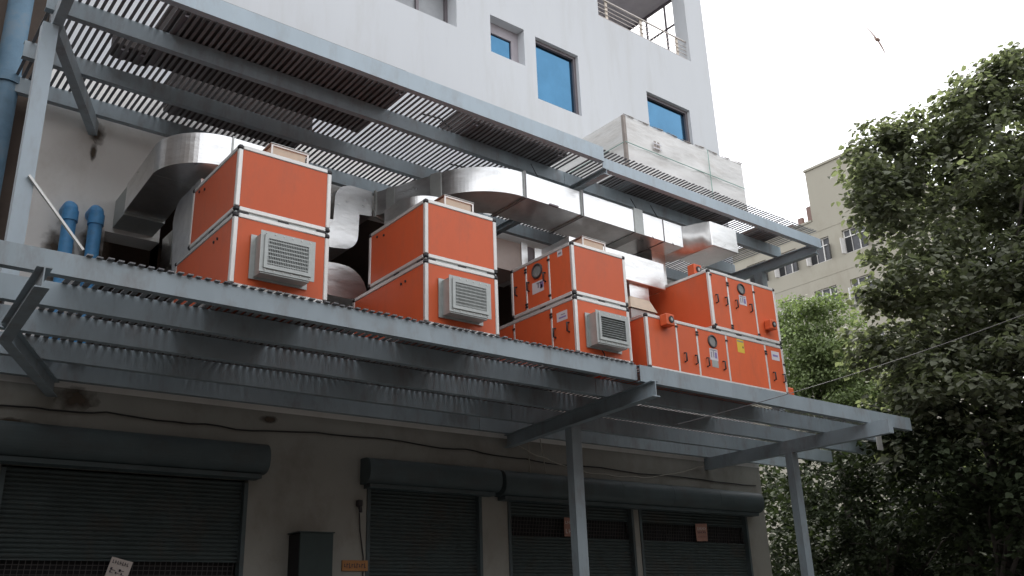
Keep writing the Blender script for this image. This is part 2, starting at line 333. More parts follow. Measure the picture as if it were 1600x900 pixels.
shutter(5.62, 7.63, [(5.72, 7.46)], 3.24, 3.56, 3.25, 9.74, None, 'narrow plain rolling shutter in the middle')
shutter(7.68, 13.22, [(7.90, 10.32), (10.44, 13.05)], 3.24, 3.55, 3.21, 9.72, (2.72, 2.98), 'double rolling shutter at the right behind the posts with a dark grill strip')

# ------------------------------------------------------------------ neighbour wall, left
nb = thing('neighbour_building', 'dark brown old wall at the far left edge behind the blue pipe', 'building', (.6, 10.1, 0)); P = Part(nb)
P(MB().box(.3, 1.49, 10.12, 11, 0, 12), 'wall', M['brown'])
P(MB().box(-8, -2.3, 3.2, 12, 0, 10.5), 'wall', M['brown'])  # unseen wing, added to shade the left sides of the machines

# ------------------------------------------------------------------ steel decks
def channel(mb, x0, x1, y, z0, z1, w=.075, t=.008):
    mb.box(x0, x1, y, y+t, z0, z1); mb.box(x0, x1, y+t, y+w, z0, z0+t); mb.box(x0, x1, y+t, y+w, z1-t, z1); return mb
def ibeam(mb, pts, z0, z1, w=.10, t=.01):
    for a_, b_ in zip(pts[:-1], pts[1:]):
        mb.beam((*a_, (z0+z1)/2), (*b_, (z0+z1)/2), t, z1-z0-2*t)
        mb.beam((*a_, z0+t/2), (*b_, z0+t/2), w, t); mb.beam((*a_, z1-t/2), (*b_, z1-t/2), w, t)
    return mb
def post(mb, x, y, z0, z1, wx, wy): return mb.box(x-wx/2, x+wx/2, y-wy/2, y+wy/2, z0, z1)
def box_beam(mb, pts, z0, z1, w):
    for a_, b_ in zip(pts[:-1], pts[1:]): mb.beam((*a_, (z0+z1)/2), (*b_, (z0+z1)/2), w, z1-z0)
    return mb
def slats(P, x0, x1, pitch, width, y0, y1, z, th=.008):
    src = None; n = int((x1-x0)/pitch)
    for i in range(n):
        if src is None:
            src = P(MB().box(x0, x0+width, y0, y1, z, z+th), 'slat', M['slat'])
        else: P.again(src, i*pitch+random.uniform(-.003, .003), random.uniform(-.012, .012), random.uniform(-.0015, .0015)).rotation_euler.z = random.uniform(-.0012, .0012)

low = thing('steel_platform', 'lower blue-grey steel platform of slats and beams that carries the orange machines', 'platform', (7.3, 8.4, 0)); P = Part(low)
P(channel(MB(), .2, 7.36, 6.90, 4.10, 4.277), 'front_beam', M['steel'])
P(channel(MB(), 7.37, 13.12, 6.86, 4.085, 4.272), 'front_beam', M['steel'])
for y in (7.58, 8.36, 9.18, 9.88):
    P(channel(MB(), .75, 7.36, y, 4.075, 4.277), 'purlin', M['steel'])
    P(channel(MB(), 7.37, 13.45 if y < 8 else 14.6, y, 4.075, 4.277), 'purlin', M['steel'])
P(ibeam(MB(), [(1.22, 6.70), (1.28, 8.2), (2.06, 9.99)], 3.91, 4.07, .10), 'cantilever_beam', M['steel'])
P(ibeam(MB(), [(7.45, 6.72), (7.93, 9.99)], 3.89, 4.07, .10), 'cantilever_beam', M['steel'])
P(box_beam(MB(), [(11.93, 6.53), (12.15, 9.99)], 3.88, 4.07, .10), 'cantilever_beam', M['steel'])
P(post(MB(), 7.81, 8.5, .0, 3.885, .16, .12), 'post', M['steel']); P(post(MB(), 12.03, 8.25, .0, 3.875, .15, .12), 'post', M['steel'])
P(MB().box(13.32, 13.46, 7.555, 7.575, 3.93, 4.34), 'end_plate', M['alu'])
slats(P, 1.52, 7.36, .0755, .044, 6.868, 9.985, 4.281, .010)
slats(P, 7.40, 13.1, .0755, .034, 6.895, 9.985, 4.281, .003)

up = thing('steel_canopy', 'upper blue-grey steel canopy of slats and beams above the orange machines', 'canopy', (7, 8.6, 4.3)); P = Part(up)
P(channel(MB(), .9, 7.56, 7.35, 7.10, 7.305), 'front_beam', M['steel_lit'])
P(channel(MB(), 7.57, 12.36, 7.39, 7.02, 7.18), 'front_beam', M['steel_lit'])
P(MB().box(.92, 7.54, 7.44, 7.47, 7.262, 7.283), 'slat_ledge', M['steel'])
for y in (8.12, 9.06, 9.80):
    P(channel(MB(), 1.16, 7.56, y, 7.10, 7.282), 'purlin', M['steel'])
    P(channel(MB(), 7.57, 12.33, y, 7.10, 7.282), 'purlin', M['steel'])
P(box_beam(MB(), [(1.23, 7.0), (1.28, 8.24), (2.10, 9.99)], 6.93, 7.095, .09), 'cantilever_beam', M['steel'])
P(ibeam(MB(), [(7.60, 7.36), (7.58, 9.99)], 6.93, 7.015, .10), 'cantilever_beam', M['steel'])
P(ibeam(MB(), [(12.28, 7.44), (12.22, 9.99)], 6.93, 7.095, .10), 'cantilever_beam', M['steel'])
P(post(MB(), 1.22, 8.14, 4.306, 6.925, .135, .12), 'post', M['steel_lit']); P(post(MB(), 12.22, 8.5, 4.31, 6.925, .13, .15), 'post', M['steel'])
P(MB().beam((1.235, 8.06, 5.36), (1.745, 8.06, 4.78), .03, .02), 'brace_rod', M['alu'])
slats(P, 1.22, 7.54, .066, .031, 7.44, 9.985, 7.285, .006)
slats(P, 7.60, 12.34, .066, .031, 7.37, 9.985, 7.285, .006)

# ------------------------------------------------------------------ orange air handling units
def ring_box(mb, x0, x1, z0, z1, y0, y1, t):
    mb.box(x0, x0+t, y0, y1, z0, z1); mb.box(x1-t, x1, y0, y1, z0, z1); mb.box(x0+t, x1-t, y0, y1, z0, z0+t); mb.box(x0+t, x1-t, y0, y1, z1-t, z1); return mb
T = .042
def section(P, x0, x1, y0, y1, z0, z1, fx=(), sy=()):
    """one framed casing: aluminium edge bars, black corner pieces, orange panels; fx = front mullions, sy = left side mullions"""
    e = .007
    for x in (x0, x1-T):
        for y in (y0, y1-T): P(MB().cbox(x, x+T, y, y+T, z0+T, z1-T, .006), 'frame_bar', M['alu'])
    for z in (z0, z1-T):
        for y in (y0, y1-T): P(MB().cbox(x0+T, x1-T, y, y+T, z, z+T, .006), 'frame_bar', M['alu'])
        for x in (x0, x1-T): P(MB().cbox(x, x+T, y0+T, y1-T, z, z+T, .006), 'frame_bar', M['alu'])
        for x in (x0, x1-T):
            for y in (y0, y1-T): P(MB().cbox(x-.005, x+T+.005, y-.005, y+T+.005, z-.003, z+T+.003, .014), 'corner_piece', M['black'])
    xs = [x0+T]+list(fx)+[x1-T]; ys = [y0+T]+list(sy)+[y1-T]
    for i in range(len(xs)-1):
        a_ = xs[i]+(.014 if i else 0); b_ = xs[i+1]-(.014 if i < len(xs)-2 else 0)
        P(MB().cbox(a_, b_, y0+e, y0+.04, z0+T, z1-T, .003), 'panel', M['orange'])
    for x in fx: P(MB().cbox(x-.014, x+.014, y0+.002, y0+.03, z0+T, z1-T, .004), 'mullion', M['alu'])
    for i in range(len(ys)-1):
        a_ = ys[i]+(.014 if i else 0); b_ = ys[i+1]-(.014 if i < len(ys)-2 else 0)
        P(MB().cbox(x0+e, x0+.04, a_, b_, z0+T, z1-T, .003), 'panel', M['orange'])
    for y in sy: P(MB().cbox(x0+.002, x0+.03, y-.014, y+.014, z0+T, z1-T, .004), 'mullion', M['alu'])
    P(MB().box(x1-.04, x1-e, y0+T, y1-T, z0+T, z1-T), 'panel', M['orange'])
    P(MB().box(x0+T, x1-T, y1-.04, y1-e, z0+T, z1-T), 'panel', M['orange'])
    P(MB().box(x0+T, x1-T, y0+T, y1-T, z1-.04, z1-e), 'panel', M['orange'])
    P(MB().box(x0+T, x1-T, y0+T, y1-T, z0+e, z0+.04), 'panel', M['orange'])
def seam(P, x0, x1, y0, y1, z0, z1, n):
    P(MB().box(x0+.012, x1-.012, y0+.012, y1-.012, z0+.001, z1-.001), 'seam_gasket', M['galvd'])
    for i in range(n):
        xx = x0+.03+(x1-x0-.16)*i/max(n-1, 1)
        P(MB().box(xx, xx+.10, y0+.004, y0+.011, z0+.002, z1-.002), 'seam_clip', M['black'])
    for yy in (y0+.06, y0+.5): P(MB().box(x0+.004, x0+.011, yy, yy+.10, z0+.002, z1-.002), 'seam_clip', M['black'])
def handle(P, x, y, z, side):
    if side: pts = [(x, y, z+.055), (x-.035, y, z+.05), (x-.035, y, z-.05), (x, y, z-.055)]
    else: pts = [(x, y, z+.055), (x, y-.035, z+.05), (x, y-.035, z-.05), (x, y, z-.055)]
    P(MB().tube(pts, .010, 6), 'handle', M['black'])
def hinge(P, x, y, z, side, two=False):
    for k in range(2 if two else 1):
        zz = z-.034*k
        if side: P(MB().cbox(x-.012, x, y-.022, y+.022, zz-.012, zz+.012, .003), 'hinge', M['black'])
        else: P(MB().cbox(x-.022, x+.022, y-.012, y, zz-.012, zz+.012, .003), 'hinge', M['black'])
def porthole(P, x, y, z, r, side):
    n = 20; cs = [(math.cos(i*2*math.pi/n), math.sin(i*2*math.pi/n)) for i in range(n)]
    def q(u, v, w): return (x-w, y+u, z+v) if side else (x+u, y-w, z+v)
    mb = MB(); rs = [(r, 0), (r, .014), (r*.86, .02), (r*.76, .014), (r*.76, .002)]
    vs = [q(c*a_, s_*a_, w) for a_, w in rs for c, s_ in cs]
    mb.add(vs, [(i*n+j, i*n+(j+1) % n, (i+1)*n+(j+1) % n, (i+1)*n+j) for i in range(len(rs)-1) for j in range(n)])
    p = P(mb, 'porthole', M['ring'])
    P(MB().add([q(c*r*.77, s_*r*.77, .004) for c, s_ in cs], [list(range(n))]), 'porthole_glass', M['port_glass'], parent=p)
def sticker(P, x, y, z, w, h, m, side, marks=(), label=None):
    def bx(u0, u1, v0, v1, d): return MB().box(x-d, x-.0005, y+u0, y+u1, z+v0, z+v1) if side else MB().box(x+u0, x+u1, y-d, y-.0005, z+v0, z+v1)
    st = P(bx(-w/2, w/2, -h/2, h/2, .002), 'sticker', m, label)
    for (u0, u1, v0, v1, mm) in marks: P(bx(u0*w, u1*w, v0*h, v1*h, .0032), 'sticker_print', mm, parent=st)
def vent(P, x0, x1, z0, z1, y0, yb, grid):
    hs = P(ring_box(MB(), x0+.012, x1-.045, z0-.012, z1-.02, y0+.008, yb, .01), 'air_grille', M['galvd'], 'galvanised air grille on a projecting collar')
    P(ring_box(MB(), x0-.03, x1, z0-.03, z1, yb-.012, yb-.002, .05), 'back_flange', M['galvd'], parent=hs)
    P(ring_box(MB(), x0, x1, z0, z1, y0, y0+.007, .048), 'flange', M['galvd'], parent=hs)
    P(ring_box(MB(), x0+.035, x1-.035, z0+.035, z1-.035, y0-.012, y0-.001, .032), 'inner_frame', M['galvd'], parent=hs)
    P(MB().box(x0+.05, x1-.05, yb-.03, yb-.02, z0+.05, z1-.05), 'grille_backing', M['dark'], parent=hs)
    a_, b_, c_, d_ = x0+.067, x1-.067, z0+.067, z1-.067
    nb_ = 7 if grid else 9
    src = None
    for i in range(nb_):
        zz = c_+(d_-c_)*(i+.5)/nb_
        if grid: m_ = MB().box(a_, b_, y0-.006, y0+.012, zz-.005, zz+.005)
        else: m_ = MB().add([(a_, y0-.008, zz-.016), (b_, y0-.008, zz-.016), (b_, y0+.02, zz+.014), (a_, y0+.02, zz+.014)], [(0, 1, 2, 3)])
        P(m_, 'grille_blade', M['galvd'], parent=hs)
    if grid:
        g = MB(); n = 24
        for i in range(n):
            xx = a_+(b_-a_)*(i+.5)/n; g.box(xx-.0022, xx+.0022, y0-.009, y0+.006, c_, d_)
        P(g, 'grille_bars', M['galvd'], parent=hs, kind='stuff')
    for i in range(6):
        xx = x0+.05+(x1-x0-.1)*i/5
        for zz in (z0+.02, z1-.02): P(MB().tube([(xx, y0+.001, zz), (xx, y0-.006, zz)], .006, 6), 'screw', M['alu'], parent=hs)
def collar(P, x0, x1, y0, y1, z0, z1):
    p = P(ring_box(MB(), x0, x1, y0, y1, z0, z1-.008, .012) if False else MB().box(x0, x1, y0, y0+.01, z0, z1).box(x0, x1, y1-.01, y1, z0, z1).box(x1-.01, x1, y0+.01, y1-.01, z0, z1).box(x0, x0+.01, y0+.01, y1-.01, z0, z1), 'damper_collar', M['canvas'])
    P(ring_box(MB(), x0-.012, x1+.03, z0, z1+.012, y0-.012, y0-.002, .018), 'collar_rim', M['alu'], parent=p)
    P(MB().box(x0-.02, x1+.035, y0-.02, y1+.02, z1+.013, z1+.02), 'collar_flange', M['galvd'], parent=p)
Z0, ZS0, ZS1, Z2, Y0 = 4.325, 5.012, 5.032, 5.668, 7.05
def double_unit(x0, x1, vx, grid, label, sy_up=(), sy_lo=()):
    root = thing('air_handling_unit', label, 'air handler', ((x0+x1)/2, 7.6, Z0), 'double deck orange air handling units'); P = Part(root)
    section(P, x0, x1, Y0, 8.50, Z0, ZS0, sy=sy_lo); section(P, x0, x1, Y0, 8.17, ZS1, Z2, sy=sy_up)
    seam(P, x0, x1, Y0, 8.17, ZS0, ZS1, 3)
    vent(P, vx, vx+.51, 4.455, 4.83, 6.90, Y0, grid)
    collar(P, x0+.40, x0+.74, 7.28, 7.62, Z2+.001, Z2+.215)
    return P
P = double_unit(2.68, 3.59, 2.87, True, 'leftmost two storey orange unit with square mesh grille, beside the blue pipes')
for (y, z) in ((8.0, 5.58), (7.86, 5.55), (7.50, 4.88), (7.42, 4.885)): P(MB().tube([(2.688, y, z), (2.678, y, z)], .014, 8), 'plug', M['black'])
P = double_unit(4.635, 5.54, 4.815, True, 'second two storey orange unit from the left with square mesh grille, sides without doors')
for (y, z) in ((8.0, 5.58), (7.86, 5.55), (7.50, 4.88), (7.42, 4.885)): P(MB().tube([(4.643, y, z), (4.633, y, z)], .014, 8), 'plug', M['black'])
P = double_unit(6.615, 7.475, 6.78, False, 'two storey orange unit with louvred grille and a round window on its side', (7.46, 7.88), (7.46, 8.14))
xs = 6.622
porthole(P, xs, 7.67, 5.50, .095, True)
mk = [(-.38, -.22, -.25, .1, M['faint']), (-.1, .02, -.1, .28, M['faint']), (-.34, .1, .25, .36, M['faint'])]
sticker(P, xs, 7.67, 5.30, .21, .14, M['stick'], True, mk+[(-.48, -.18, -.2, .35, M['faintp'])])
sticker(P, xs, 7.26, 5.59, .085, .08, M['stick'], True, [(-.3, .3, -.2, .1, M['faint'])])
sticker(P, xs, 7.28, 4.83, .18, .11, M['stick'], True, [(-.38, .3, -.22, -.05, M['faintp']), (-.3, .1, .1, .2, M['faint'])])
for (y, z) in ((8.06, 5.36), (7.83, 5.35), (7.53, 5.38), (7.40, 4.66), (7.17, 4.67)): handle(P, xs, y, z, True)
for (y, z, t) in ((7.88, 5.58, 1), (7.88, 5.14, 1), (7.46, 5.57, 0), (7.46, 5.13, 0), (7.46, 4.90, 1), (7.46, 4.45, 1), (8.14, 4.9, 0)): hinge(P, xs-.004, y, z, True, t)
P(MB().tube([(6.98, 7.045, 4.43), (7.0, 7.03, 4.38), (7.0, 7.03, 4.33)], .006, 6), 'drain_tube', M['black'])

root = thing('air_handling_unit', 'long orange unit at the right end with many doors and a shorter upper casing', 'air handler', (9.1, 7.7, Z0)); P = Part(root)
fl = (8.28, 8.655, 9.225, 10.03); fu = (9.385, 9.935)
section(P, 7.745, 10.42, Y0, 8.4, Z0, ZS0, fx=fl); section(P, 9.01, 10.42, Y0, 8.3, 5.035, 5.845, fx=fu)
seam(P, 9.01, 10.42, Y0, 8.3, ZS0, 5.035, 4)
yf = Y0+.007
for x in (8.385, 8.585, 8.80, 9.11, 10.14, 10.35): handle(P, x, yf, 4.555, False)
for x in (9.12, 9.31, 9.52, 9.82): handle(P, x, yf, 5.45, False)
porthole(P, 9.665, yf, 5.69, .078, False); porthole(P, 8.94, yf, 4.845, .085, False)
mk = [(-.36, -.25, -.3, .2, M['faint']), (-.08, .02, -.25, .28, M['faint']), (.12, .38, -.3, .22, M['faintp']), (-.38, .38, .33, .4, M['faint'])]
sticker(P, 9.68, yf, 5.535, .15, .135, M['stick'], False, mk)
sticker(P, 8.945, yf, 4.675, .155, .15, M['stick'], False, mk); sticker(P, 8.955, yf, 4.555, .12, .09, M['galvd'], False)
sticker(P, 9.51, yf, 4.885, .14, .20, M['yellow'], False, [(-.45, .45, .22, .30, M['faint']), (-.45, .45, .40, .46, M['faint']), (.25, .38, -.18, -.05, M['ink'])])
sticker(P, 10.24, yf, 4.85, .17, .125, M['stick'], False, [(-.35, .3, -.1, .12, M['faintp'])])
for x, z, t in ((8.655, 4.92, 1), (9.225, 4.90, 0), (10.03, 4.88, 1), (8.28, 4.93, 0), (9.385, 5.72, 1), (9.385, 5.13, 1), (9.935, 5.70, 0), (9.935, 5.10, 0), (9.05, 5.77, 0), (9.05, 5.09, 0), (10.40, 4.75, 0)): hinge(P, x, yf-.004, z, False, t)
def hood(P, x, y, z, s):
    b_ = P(MB().cbox(x-s, x+s, y-s*1.6, y, z-s, z+s, .008), 'lamp_box', M['orange'], 'small orange box with a round black opening')
    n = 16; yy = y-s*1.6-.001; mb = MB()
    for r_, d_ in ((.62, 0),):
        pts = [(x+.15*s+s*r_*math.cos(i*2*math.pi/n), yy, z+s*r_*math.sin(i*2*math.pi/n)) for i in range(n)]
        mb.tube([(x+.1*s, yy+.002, z), (x+.1*s, yy-.01, z)], s*r_, n)
    P(mb, 'round_opening', M['black'], parent=b_)
    P(MB().tube([(x+.1*s, yy-.010, z), (x+.1*s, yy-.014, z)], s*.3, 10), 'hub', M['galvd'], parent=b_)
hood(P, 8.06, Y0, 4.95, .07); hood(P, 10.14, Y0, 5.25, .065); hood(P, 9.10, Y0+.35, 5.925, .075)
P(MB().box(10.422, 10.50, 7.25, 7.33, 4.3, 4.95), 'cable_tray', M['galvd'])
P(MB().cbox(10.43, 10.56, 7.06, 7.16, 4.33, 4.45, .01), 'lamp_box', M['orange'])

# ------------------------------------------------------------------ ducts
def arc(cx, cy, r, a0, a1, n=20): return [(cx+r*math.cos(R(a0+(a1-a0)*i/n)), cy+r*math.sin(R(a0+(a1-a0)*i/n))) for i in range(n+1)]
def flange_x(mb, x, y0, y1, z0, z1, w=.018, o=.018):     # a rim around a duct that runs along x
    mb.box(x-w, x+w, y0-o, y0-.001, z0-o, z1+o); mb.box(x-w, x+w, y1+.001, y1+o, z0-o, z1+o)
    mb.box(x-w, x+w, y0-.001, y1+.001, z0-o, z0-.001); mb.box(x-w, x+w, y0-.001, y1+.001, z1+.001, z1+o); return mb
def flange_y(mb, y, x0, x1, z0, z1, w=.018, o=.018):
    mb.box(x0-o, x0-.001, y-w, y+w, z0-o, z1+o); mb.box(x1+.001, x1+o, y-w, y+w, z0-o, z1+o)
    mb.box(x0-.001, x1+.001, y-w, y+w, z0-o, z0-.001); mb.box(x0-.001, x1+.001, y-w, y+w, z1+.001, z1+o); return mb
# duct 1: from the first unit round into the wall
d1 = thing('sheet_metal_duct', 'shiny curved duct from the leftmost orange unit into the plaster wall', 'duct', (2.8, 8.6, 5.9)); P = Part(d1)
za, zb = 5.90, 6.23
P(MB().prism([(2.96, 7.95), (3.40, 7.95), (3.40, 8.38), (2.96, 8.38)], 2, za, zb), 'duct_section', M['galv'])
P(MB().prism(arc(2.95, 8.52, .57, -90, -180)+[(2.38, 8.52)]+[(2.80, 8.52)]+arc(2.95, 8.52, .15, -180, -90), 2, za, zb), 'duct_elbow', M['galv'])
P(MB().prism([(2.38, 8.525), (2.80, 8.525), (2.86, 9.55), (2.42, 9.55)], 2, za-.002, zb-.002), 'duct_section', M['galv'])
P(MB().prism([(2.42, 9.56), (2.86, 9.56), (2.87, 9.99), (2.43, 9.99)], 2, za-.03, zb-.03), 'duct_section', M['galvd'])
P(flange_x(MB(), 2.953, 7.95, 8.38, za, zb, .008, .012), 'flange', M['galvd'])
P(MB().box(3.0, 3.4, 7.96, 8.37, 5.67, 5.899), 'duct_neck', M['galvd'])
# rear elbow of unit 1 (lower casing to wall)
def rear_elbow(x0, x1, label):
    r_ = thing('sheet_metal_duct', label, 'duct', ((x0+x1)/2, 8.9, 4.7)); Q = Part(r_)
    prof = [(8.51, 4.50), (8.95, 4.50)]+[(9.0+.28-.28*math.cos(R(t)), 5.15+.28*math.sin(R(t))) for t in range(10, 91, 10)]+[(9.98, 5.43), (9.98, 5.86), (9.1, 5.86)]
    prof += [(9.1-.42*math.sin(R(t)), 5.44+.42*math.cos(R(t))) for t in range(10, 91, 10)]+[(8.51, 5.20), (8.51, 5.0)]
    Q(MB().prism(prof, 0, x0, x1), 'duct_elbow', M['galv'])
    Q(flange_y(MB(), 9.6, x0, x1, 5.43, 5.86, .012, .012), 'flange', M['galvd']); return Q
rear_elbow(2.98, 3.5, 'upright duct elbow behind the lower half of the leftmost orange unit')
r_ = thing('sheet_metal_duct', 'rectangular upright duct close behind the leftmost orange unit', 'duct', (3.0, 8.35, 5.05)); Q = Part(r_)
Q(MB().prism([(8.18, 5.02), (8.80, 5.02), (8.92, 5.60)]+[(8.72+.20*math.cos(R(t)), 5.62+.20*math.sin(R(t))) for t in range(0, 91, 15)]+[(8.18, 5.82)], 0, 2.75, 3.4), 'duct_elbow', M['lit_duct'])
# duct 2: the long one
d2 = thing('sheet_metal_duct', 'longest shiny duct under the canopy, curved at its left end', 'duct', (7.5, 8.0, 6.45)); P = Part(d2)
za, zb, ya, yb = 6.45, 6.775, 7.70, 8.32
for (x0, x1) in ((6.52, 7.43), (7.47, 8.40), (8.57, 8.97), (8.985, 9.36)):
    P(MB().box(x0, x1, ya, yb, za, zb), 'duct_section', M['galv'])
P(MB().box(8.40, 8.57, ya-.012, yb+.012, za-.012, zb+.03), 'duct_strap', M['galvd'])
for x in (6.505, 7.45):
    P(flange_x(MB(), x, ya, yb, za, zb, .018, .02), 'flange', M['galvd']); P(flange_x(MB(), x, ya-.0205, yb+.0205, za-.0205, zb+.0205, .006, .005), 'flange_gasket', M['frame'])
P(flange_x(MB(), 8.9775, ya, yb, za, zb, .006, .006), 'flange_gasket', M['frame'])
co, ci = arc(6.5, 8.6, .9, -90, -158, 24), arc(6.5, 8.6, .28, -158, -90, 24)
P(MB().prism(co+ci, 2, za, zb), 'duct_elbow', M['galv'])
po, pi = Vector(co[-1]), Vector(ci[0]); dr = Vector((math.sin(R(-158)), -math.cos(R(-158))))
def seg(s0, s1, m, nm, g=0):
    n_ = Vector((dr.y, -dr.x)); a_ = po-n_*g; b_ = pi+n_*g
    P(MB().prism([tuple(a_+dr*s0), tuple(b_+dr*s0), tuple(b_+dr*s1), tuple(a_+dr*s1)], 2, za-g, zb+g), nm, m)
seg(.0, .16, M['galvd'], 'duct_strap', .01); seg(.161, .70, M['galv'], 'duct_section'); seg(.70, .82, M['galvd'], 'duct_strap', .006); seg(.821, .98, M['galv'], 'duct_section'); seg(.98, 1.01, M['galvd'], 'flange', .018)
P(MB().prism([(5.27, 6.79), (4.96, 6.79)]+[(4.96-.21*math.sin(R(t)), 6.57+.21*math.cos(R(t))) for t in range(15, 91, 15)]+[(4.735, 6.27), (4.2, 6.24), (4.2, 5.9), (4.75, 5.905)]+[(4.86+.22*math.sin(R(t)), 6.14-.22*math.cos(R(t))) for t in range(0, 91, 15)]+[(5.09, 6.43), (5.27, 6.45)], 1, 9.22, 9.75), 'duct_elbow', M['galv'], 'flat sided white looking S-shaped duct elbow')
# flexible silver connector and end plenum
mb = MB(); secs = []
for i in range(7):
    t = i/6; wv = .03*math.sin(t*math.pi*2.0)-.05*math.sin(t*math.pi)
    x = 9.365+(9.69-9.365)*t; y0 = ya+(7.46-ya)*t*t-wv*.6; y1 = yb+(8.1-yb)*t; z0 = za+(6.475-za)*t+wv*.5; z1 = zb+(6.84-zb)*t-wv*.3
    secs.append([(x, y0, z0), (x, y1, z0), (x, y1, z1), (x, y0, z1)])
vs = [v for s_ in secs for v in s_]; mb.add(vs, [(4*i+j, 4*i+(j+1) % 4, 4*i+4+(j+1) % 4, 4*i+4+j) for i in range(6) for j in range(4)], 0, True)
P(mb, 'flexible_connector', M['silver_canvas'])
P(MB().cbox(9.69, 10.27, 7.45, 8.1, 6.47, 6.85, .012), 'plenum_box', M['galv'])
P(MB().box(9.05, 9.32, 8.02, 8.3, 5.85, 6.449), 'duct_neck', M['galv'])
for (x, y) in ((6.95, 7.69), (8.75, 7.69), (9.15, 7.69)): P(MB().tube([(x, y, 6.43), (x-.12, y+.25, 7.10)], .006, 5), 'hanger_rod', M['wire'])
P(MB().beam((6.86, 7.66, 6.43), (7.0, 7.66, 6.43), .03, .02), 'hanger_rail', M['frame'])
# duct of the second unit
d = thing('sheet_metal_duct', 'short white curved duct on top of the second orange unit', 'duct', (5.1, 8.4, 5.9)); P = Part(d)
za, zb = 5.88, 6.24
P(MB().prism(arc(5.44, 8.30, .36, -90, -180)+[(5.08, 8.60), (5.42, 8.60), (5.42, 8.40)]+[(5.50, 8.36), (5.50, 7.94)], 2, za, zb), 'duct_elbow', M['galv'])
P(MB().box(5.02, 5.44, 7.98, 8.16, 5.67, 5.879), 'duct_neck', M['galvd'])
d = thing('sheet_metal_duct', 'grey duct elbow low in the gap between the two leftmost orange units', 'duct', (4.5, 8.9, 5)); P = Part(d)
P(MB().prism([(4.1, 5.05), (4.1, 5.42), (4.5, 5.44)]+[(4.55+.32*math.sin(R(t)), 5.12+.32*math.cos(R(t))) for t in range(15, 91, 15)]+[(4.87, 5.05)], 1, 8.6, 9.2), 'duct_elbow', M['galv'])
# duct of the third unit
d = thing('sheet_metal_duct', 'brownish duct behind the louvred unit with a bright curved piece after its flange', 'duct', (7, 8.6, 5.7)); P = Part(d)
za, zb = 5.79, 6.20
P(MB().box(6.2, 7.0, 8.42, 8.9, za, zb), 'duct_section', M['brownduct'])
P(MB().box(7.0, 7.10, 8.40, 8.92, za-.015, zb+.02), 'flange', M['galv'])
P(MB().box(7.10, 7.24, 8.44, 8.88, za, zb), 'flexible_connector', M['frame'])
P(MB().prism([(7.24, 8.42), (7.5, 8.38), (7.9, 8.20), (7.9, 8.7), (7.5, 8.88), (7.24, 8.9)], 2, za, zb), 'duct_section', M['galv'])
P(MB().box(7.5, 7.85, 8.3, 8.7, 5.0, za-.001), 'duct_neck', M['galvd'])
# duct 3: flat box between the third and the right unit
d = thing('sheet_metal_duct', 'pale box shaped duct with a cream cloth neck right of the louvred unit', 'duct', (8.3, 7.9, 5.4)); P = Part(d)
P(MB().cbox(7.2, 8.91, 7.70, 8.25, 5.72, 6.105, .008), 'duct_section', M['galv'])
P(MB().box(8.27, 8.63, 7.76, 8.12, 5.535, 5.719), 'duct_neck', M['galv'])
lo, hi = [(8.20, 7.70), (8.70, 7.70), (8.70, 8.2), (8.20, 8.2)], [(8.27, 7.76), (8.63, 7.76), (8.63, 8.12), (8.27, 8.12)]
P(MB().add([(x, y, 5.36) for x, y in lo]+[(x, y, 5.534) for x, y in hi], [(0, 1, 5, 4), (1, 2, 6, 5), (2, 3, 7, 6), (3, 0, 4, 7)]), 'cloth_neck', M['canvas'])
P(MB().box(8.22, 8.68, 7.72, 8.18, 5.014, 5.355), 'duct_neck', M['galvd'])

# ------------------------------------------------------------------ wrapped unit and other loads on the canopy
w = thing('wrapped_crate', 'large pale wrapped unit standing on the upper canopy below the right blue window', 'wrapped unit', (9.7, 8.4, 7.31)); P = Part(w)
x0, x1, y0, y1, z0, z1 = 8.38, 11.0, 7.72, 9.55, 7.40, 8.25
nx, nz_, ny = 26, 8, 12
def wob(i, k, s): return .018*math.sin(i*1.7+k*.9+s)+.014*math.sin(i*.6-k*1.3+s*2)
mb = MB()
def sheet(f, nu, nv):
    vs = [f(u/nu, v/nv, u, v) for u in range(nu+1) for v in range(nv+1)]
    mb.add(vs, [(u*(nv+1)+v, (u+1)*(nv+1)+v, (u+1)*(nv+1)+v+1, u*(nv+1)+v+1) for u in range(nu) for v in range(nv)], 0, True)
def edge(t): return 4*t*(1-t)
def sag(t): return -.03*abs(math.sin(t*math.pi*3.1))*(.4+.6*t)
sheet(lambda u, v, i, k: (x0+(x1-x0)*u, y0+wob(i, k, 0)*edge(v)*edge(u), z0+(z1-z0)*v+(sag(u)*edge(u) if k == nz_ else 0)), nx, nz_)
sheet(lambda u, v, i, k: (x0+wob(i, k, 2)*edge(v)*edge(u), y0+(y1-y0)*u, z0+(z1-z0)*v), ny, nz_)
sheet(lambda u, v, i, k: (x1+wob(i, k, 4)*edge(v)*edge(u), y0+(y1-y0)*u, z0+(z1-z0)*v), ny, nz_)
sheet(lambda u, v, i, k: (x0+(x1-x0)*u, y1, z0+(z1-z0)*v), nx, nz_)
sheet(lambda u, v, i, k: (x0+(x1-x0)*u, y0+(y1-y0)*v, z1+(sag(u)*edge(u) if k == 0 else .0)), nx, 6)
P(MB().box(x0+.03, x1-.03, y0+.03, y1-.03, z0-.012, z0+.01), 'base_board', M['load'])
P(mb, 'wrapping', M['tarp'])
P(MB().box(x0-.012, x0+.035, y0-.014, y0+.03, z0, z1-.01), 'corner_tape', M['tarpd'])
for k in range(1): 
    P(MB().tube([(x0-.02, y0-.03, 7.80), (x1+.01, y0-.03, 7.80)], .006, 6), 'strap', M['strap']); P(MB().tube([(x0-.03, y0, 7.80), (x0-.03, y1, 7.80)], .006, 6), 'strap', M['strap'])
